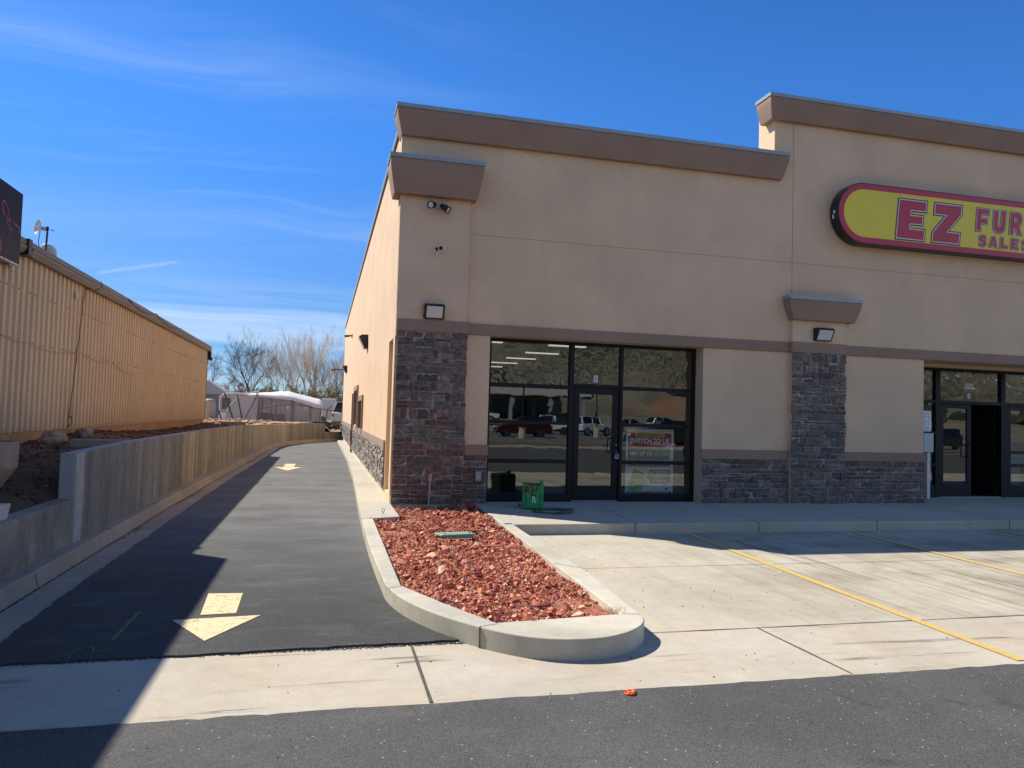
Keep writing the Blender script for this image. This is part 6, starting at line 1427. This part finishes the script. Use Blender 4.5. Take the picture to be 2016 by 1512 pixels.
# across the street: seen in the storefront glass
def mir(px, Yv): return None
car('suv', (0.02, 0.021, 0.024), (21.3, -17.4, 0.0), radians(-172), 'dark SUV across the street reflected behind the poster pane')
car('jeep', (0.62, 0.65, 0.66), (26.6, -45.2, 0.0), radians(-25), 'white boxy off-roader reflected in the glass of the nearer door')
car('pickup', (0.60, 0.62, 0.63), (22.2, -46.0, 0.0), radians(-165), 'white pickup reflected at the right side of the left hand pane')
car('suv', (0.035, 0.008, 0.011), (16.8, -35.5, 0.0), radians(-175), 'dark maroon car reflected in the middle of the left hand pane')
car('pickup', (0.62, 0.64, 0.65), (19.0, -66.0, 0.9), radians(10), 'white truck reflected near the left edge of the left hand pane')
car('pickup', (0.35, 0.37, 0.38), (15.0, -68.0, 1.0), radians(-20), 'silver truck reflected at the extreme left of the storefront')
car('suv', (0.03, 0.03, 0.035), (29.5, -62.0, 0.6), radians(15), 'black SUV reflected behind the white off-roader')
car('sedan', (0.30, 0.31, 0.33), (36.5, -58.0, 0.3), radians(5), 'grey sedan reflected right of the nearer door')
car('suv', (0.35, 0.37, 0.40), (42.0, -60.0, 0.4), radians(-8), 'silver SUV reflected high in the right hand pane')
car('suv', (0.015, 0.015, 0.018), (48.5, -22.5, 0.0), radians(170), 'black SUV reflected in the glass of the second door')
car('pickup', (0.04, 0.05, 0.07), (62.0, -40.0, 0.0), radians(150), 'dark blue truck reflected at the right edge of the second door')
# red rock verge
b = MB(); b.box(-40, 34, -16.2, -13.2, -0.02, 0.13); struct('verge_kerb', b, M_curb, bevel=0.02)
b = MB(); b.box(-39.8, 33.8, -16.0, -13.4, 0.10, 0.16); struct('verge_rock', b, simple('verge_red', (0.17, 0.075, 0.05), 0.95, 0.35, 9, 30, 0.9, 0.03))
sheet('street', [(-200, -55), (200, -55), (200, -16.2), (-200, -16.2)], -0.002, asphalt('asphalt_street', (0.13, 0.125, 0.12), 0.1))
b = MB()
for y_ in (-24.0, -30.5): b.box(-150, 150, y_-0.06, y_+0.06, 0.0, 0.002)
struct('street_line', b, M_white)
# rising lot and hillside
V = []; ys3 = [-55, -62, -70, -80, -92, -105]+list(range(-115, -420, -9)); xs5 = list(range(-160, 330, 9)); b = MB()
def hh(x, y):
    if y > -105: return max(-0.01, (-y-55)*0.055)-0.0
    k = min(1, (-y-105)/85); top = 52 if x < 88 else max(5, 52-(x-88)*0.95) if x < 150 else min(30, 5+(x-150)*0.5)
    return 2.7+k**0.8*top+5.5*mn.fractal(Vector((x*.02, y*.02, 1)), 1, 2, 5)*k+ (1.8*mn.fractal(Vector((x*.11, y*.11, 5)), 1, 2, 3))*min(1, k*6)
for y in ys3:
    for x in xs5: V.append((x, y, hh(x, y)))
nd = len(xs5); b.add(V, [(i*nd+q, i*nd+q+1, (i+1)*nd+q+1, (i+1)*nd+q) for i in range(len(ys3)-1) for q in range(nd-1)])
def hill_mat():
    m_, t, p = new_mat('hill'); P = pos_(t)
    c = mixc_(t, ramp_(t, noise_(t, mapping_(t, P, scale=(1, 1, 2.2)), 0.06, 8, 0.75, 0.5), 0.38, 0.62), (0.26, 0.22, 0.16), (0.12, 0.115, 0.085))
    c = mixc_(t, ramp_(t, noise_(t, mapping_(t, P, (40, 9, 2)), 0.035, 5, 0.6), 0.56, 0.68, 0, 0.8), c, (0.34, 0.15, 0.09))
    setc(t, p.inputs['Base Color'], c); p.inputs['Roughness'].default_value = 0.95; return m_
struct('hillside', b, hill_mat(), smooth=True)
V = nr.uniform(size=(1500, 2)); C_ = []; R_ = []
for u_, v_ in V:
    x = -60+u_*260; y = -108-v_*120; C_.append((x, y, hh(x, y)+0.4)); R_.append(0.9+1.9*nr.uniform())
tag(rocks_mesh('hillside_scrub', np.array(C_), np.array(R_), [(0.045, 0.065, 0.03), (0.06, 0.075, 0.035), (0.035, 0.05, 0.028)], simple('scrub', (0.1, 0.1, 0.1), 0.95, 0.3, 0.6, 3, 0, attr=True), 1.0, 0.3), kind='stuff')
DB = empty('car_showroom', (25, -82, 1.5), 'low grey showroom with a long canopy reflected in the left storefront panes', 'building')
b = MB(); b.box(14, 36, -92, -84, 1.2, 5.6); obj('wall', b, simple('show_grey', (0.35, 0.36, 0.36), 0.7, 0.08), DB)
b = MB(); b.box(12.5, 38, -84, -76, 4.9, 6.0); obj('canopy', b, simple('show_beige', (0.50, 0.49, 0.45), 0.7, 0.05), DB)
for x in (14, 20, 26, 32, 37): 
    b = MB(); b.box(x-0.25, x+0.25, -76.8, -76.3, 1.2, 4.9); obj('column', b, M_grey, DB)
b = MB(); [b.box(15+k*3.4, 17.6+k*3.4, -83.98, -83.9, 1.4, 4.4) for k in range(6)]; obj('window', b, M_carglass, DB)
for x, y in ((15.3, -30.0), (24.5, -38.0)):
    lp = empty('street_lamp', (x, y, 0), 'dark lamp post across the street, reflected in the ' + ('left pane beside the pillar' if x < 20 else 'left pane next to the door'), 'street lamp', 'lamp posts across the street')
    b = MB(); b.cyl((0, 0, 0), (0, 0, 4.6), 0.09, 0.06, 10); obj('post', b, M_black, lp, world=False)
    b = MB(); b.cyl((0, 0, 0), (0, 0, 0.9), 0.32, 0.30, 16); obj('plinth', b, M_curb, lp, world=False)
    b = MB(); b.lathe([(0.0, 4.6), (0.16, 4.65), (0.22, 4.9), (0.12, 5.1), (0.0, 5.15)], (0, 0, 0), 14); obj('globe', b, M_lens, lp, world=False)

# ------------------------------------------------------------------ bare trees
def bare_tree(loc, H, seed, lab, trunks, spread=0.5, lv=4, tr=0.16, twcol=(0.20, 0.17, 0.135), bark=(0.075, 0.058, 0.048), upness=0.5, kids=(6, 5, 5, 4), buds=None, name='bare_tree', first=0.25, split=None, tw=0.011):
    R = random.Random(seed); T = empty(name, loc, lab, 'tree', 'leafless trees behind the tent'); tb = MB(); cbm = MB(); bud = []
    def grow(p, d, L, r, level, mb):
        n = 5 if level < 2 else 3; pts = [p]; q = Vector(p); dd = Vector(d)
        for i in range(n):
            dd = (dd+Vector((R.gauss(0, .13), R.gauss(0, .13), R.gauss(0, .08)+0.05*upness*level))).normalized(); q = q+dd*(L/n); pts.append(q.copy())
        for i in range(n):
            r0 = r*(1-0.75*i/n); r1 = r*(1-0.75*(i+1)/n); r0 = max(r0, tw); r1 = max(r1, tw*0.75)
            mb.cyl(pts[i], pts[i+1], r0, r1, 5 if level == 0 else 3, False)
        if level >= lv:
            if buds: bud.append(pts[-1]); bud.append((pts[-1]+pts[-2])/2)
            return
        k = kids[min(level, len(kids)-1)]; lo = first if level == 0 else 0.30
        for c in range(k):
            t_ = min(0.985, lo+(1-lo)*(c+0.35+R.random()*0.6)/k); i = min(n-1, int(t_*n)); f = t_*n-i
            pp = pts[i].lerp(pts[i+1], f); base = (pts[i+1]-pts[i]).normalized(); side = base.orthogonal().normalized(); side.rotate(Matrix.Rotation(R.uniform(0, 2*pi), 3, base))
            nd_ = (base+side*spread*R.uniform(0.5, 1.3)+Vector((0, 0, upness*0.25))).normalized()
            grow(pp, nd_, L*R.uniform(0.50, 0.78)*(1.0-0.25*t_), max(tw, r*(1-0.6*t_)*0.62), level+1, cbm)
    for (dx, dy, lx, ly, hf, rf) in trunks:
        grow(Vector((dx, dy, 0)), Vector((lx, ly, 1)).normalized(), H*hf, tr*rf, 0, tb)
    obj('trunk', tb, simple('bark', bark, 0.9, 0.2), T, world=False, fixn=False)
    obj('crown', cbm, simple('twigs', twcol, 0.9, 0.2), T, world=False, fixn=False)
    if buds:
        mb = MB()
        for c in bud:
            for q in range(2):
                c2 = c+Vector((R.gauss(0, .08), R.gauss(0, .08), R.gauss(0, .08))); d_ = Vector((R.gauss(0, 1), R.gauss(0, 1), R.gauss(0, 1))).normalized()*0.05; e_ = d_.orthogonal().normalized()*0.035
                mb.add([c2-d_-e_, c2+d_-e_, c2+d_+e_, c2-d_+e_], [(0, 1, 2, 3)])
        obj('leaves', mb, simple('buds', buds, 0.9, 0.3), T, world=False, fixn=False)
    return T
# positions at Y=90: px 487 -> x -8.4 ...
DK, DB_ = (0.11, 0.095, 0.085), (0.045, 0.038, 0.034)
bare_tree((-8.35, 90, 0.9), 9.3, 21, 'tall dark bare tree with a leaning trunk beside the metal building', [(0.95, 0, -0.40, 0, 0.58, 1.0), (0.75, 0.2, -0.22, .1, .60, .75)], 0.75, 4, 0.16, DK, DB_, 0.35, (6, 5, 5, 4), first=0.35, tw=0.009)
bare_tree((-7.65, 90.5, 0.9), 9.0, 33, 'tall dark bare tree with a straight trunk forking wide, behind the tent', [(0, 0, 0.02, 0, 0.62, 0.9)], 0.78, 4, 0.15, DK, DB_, 0.35, (7, 5, 5, 4), first=0.50, tw=0.009)
bare_tree((-12.4, 88, 0.9), 6.6, 5, 'smaller bare tree right at the corner of the metal building', [(0, 0, -0.35, 0, .55, .9), (0.1, 0, 0.1, 0, .6, 1)], 0.7, 4, 0.12, DK, DB_, 0.35, (5, 5, 4, 4), tw=0.009)
bare_tree((-10.3, 92, 0.9), 4.4, 6, 'low reddish brown budding tree between the bare trees', [(0, 0, 0.1, 0, .6, .8), (0.2, 0, -0.4, 0, .6, .8), (-.2, 0, .5, 0, .5, .7)], 0.7, 3, 0.08, (0.28, 0.18, 0.16), (0.12, 0.08, 0.075), 0.3, (6, 6, 5), buds=(0.33, 0.20, 0.19), tw=0.008)
TC = (0.62, 0.54, 0.44); TB = (0.34, 0.28, 0.22)
bare_tree((-4.7, 92, 0.9), 8.4, 41, 'pale grey many stemmed bare tree behind the tent peak', [(-0.7, 0, -0.45, 0, .62, .7), (-0.4, 0, -0.25, 0, .70, .8), (-0.1, .3, -0.08, 0, .74, .9), (0.2, 0, 0.08, 0, .74, .9), (0.5, 0, 0.26, 0, .70, .8), (0.6, 0, 0.48, .1, .62, .7)], 0.42, 4, 0.12, TC, TB, 0.7, (7, 5, 4, 3), tw=0.008)
bare_tree((-1.5, 92, 0.9), 8.7, 52, 'broad pale bare tree with a thick grey trunk right of the tent peak', [(-0.4, 0, -0.52, 0, .62, .8), (-0.2, 0, -0.30, 0, .70, 1.0), (0.1, 0, -0.10, 0, .74, 1.4), (0.2, 0.2, 0.06, 0, .76, 1.2), (0.4, 0, 0.22, 0, .72, 1.0), (0.5, 0, 0.42, 0, .64, .8), (0.9, 0, 0.55, 0, .58, .6)], 0.42, 4, 0.15, TC, TB, 0.7, (7, 5, 4, 3), tw=0.008)
bare_tree((1.2, 94, 0.9), 6.8, 63, 'bare greyish tree next to the retail building edge', [(0, 0, 0.15, 0, .65, .9), (0.5, 0, 0.4, 0, .6, .9), (-.4, 0, -.3, 0, .62, .7)], 0.5, 4, 0.11, (0.32, 0.29, 0.25), (0.18, 0.15, 0.13), 0.6, (6, 5, 4, 3), tw=0.008)
bare_tree((0.55, 86, 0.9), 5.6, 64, 'thin dark forked tree beside the building edge', [(0, 0, 0.45, 0, .8, .9), (0.1, 0, 0.22, 0, .8, .9)], 0.6, 3, 0.09, DK, DB_, 0.4, (5, 4, 3))
OG = (0.23, 0.21, 0.10)
for (x, y, h, sd_, lab, c_) in ((-6.5, 86, 3.4, 71, 'olive tinted brushy tree left of the tent peak', OG), (-3.9, 85, 3.3, 72, 'ochre brushy shrubby tree directly behind the tent peak', (0.27, 0.19, 0.08)), (-2.9, 87, 3.0, 73, 'grey olive brushy tree between the two pale trees', (0.20, 0.19, 0.13)), (0.2, 83, 3.5, 74, 'olive brushy tree rising behind the trailer', (0.24, 0.20, 0.10)), (1.5, 84, 3.0, 75, 'dark olive brushy tree against the building edge', (0.15, 0.15, 0.10)), (-5.3, 88, 3.0, 76, 'pale olive brush left of the ochre shrubby tree', OG)):
    bare_tree((x, y, 0.9), h, sd_, lab, [(-.3, 0, -.7, 0, .6, .7), (-.1, 0, -.3, .1, .62, .8), (.1, 0, .1, 0, .65, .8), (.3, 0, .45, 0, .62, .8), (.4, 0, .8, 0, .5, .6)], 0.6, 3, 0.05, tuple(q*1.3 for q in c_), tuple(q*0.8 for q in c_), 0.5, (6, 5, 5), buds=tuple(q*1.3 for q in c_), tw=0.008, name='brushy_tree')
# low far ridge of brush closing the view
b = MB(); V = []
for i in range(121):
    x = -150+i*3.0; h = 3.0+1.2*mn.fractal(Vector((x*.15, 0, 2)), 1, 2, 4); V += [(x, 170, 0.5), (x, 170+2, max(1.5, h)), (x, 180, max(1.5, h)+0.5)]
b.add(V, [(3*i+q, 3*i+3+q, 3*i+4+q, 3*i+1+q) for i in range(120) for q in (0, 1)]); struct('far_brush', b, simple('far_brush', (0.17, 0.16, 0.15), 0.95, 0.3, 0.3, 3, 0.3, 0.2))
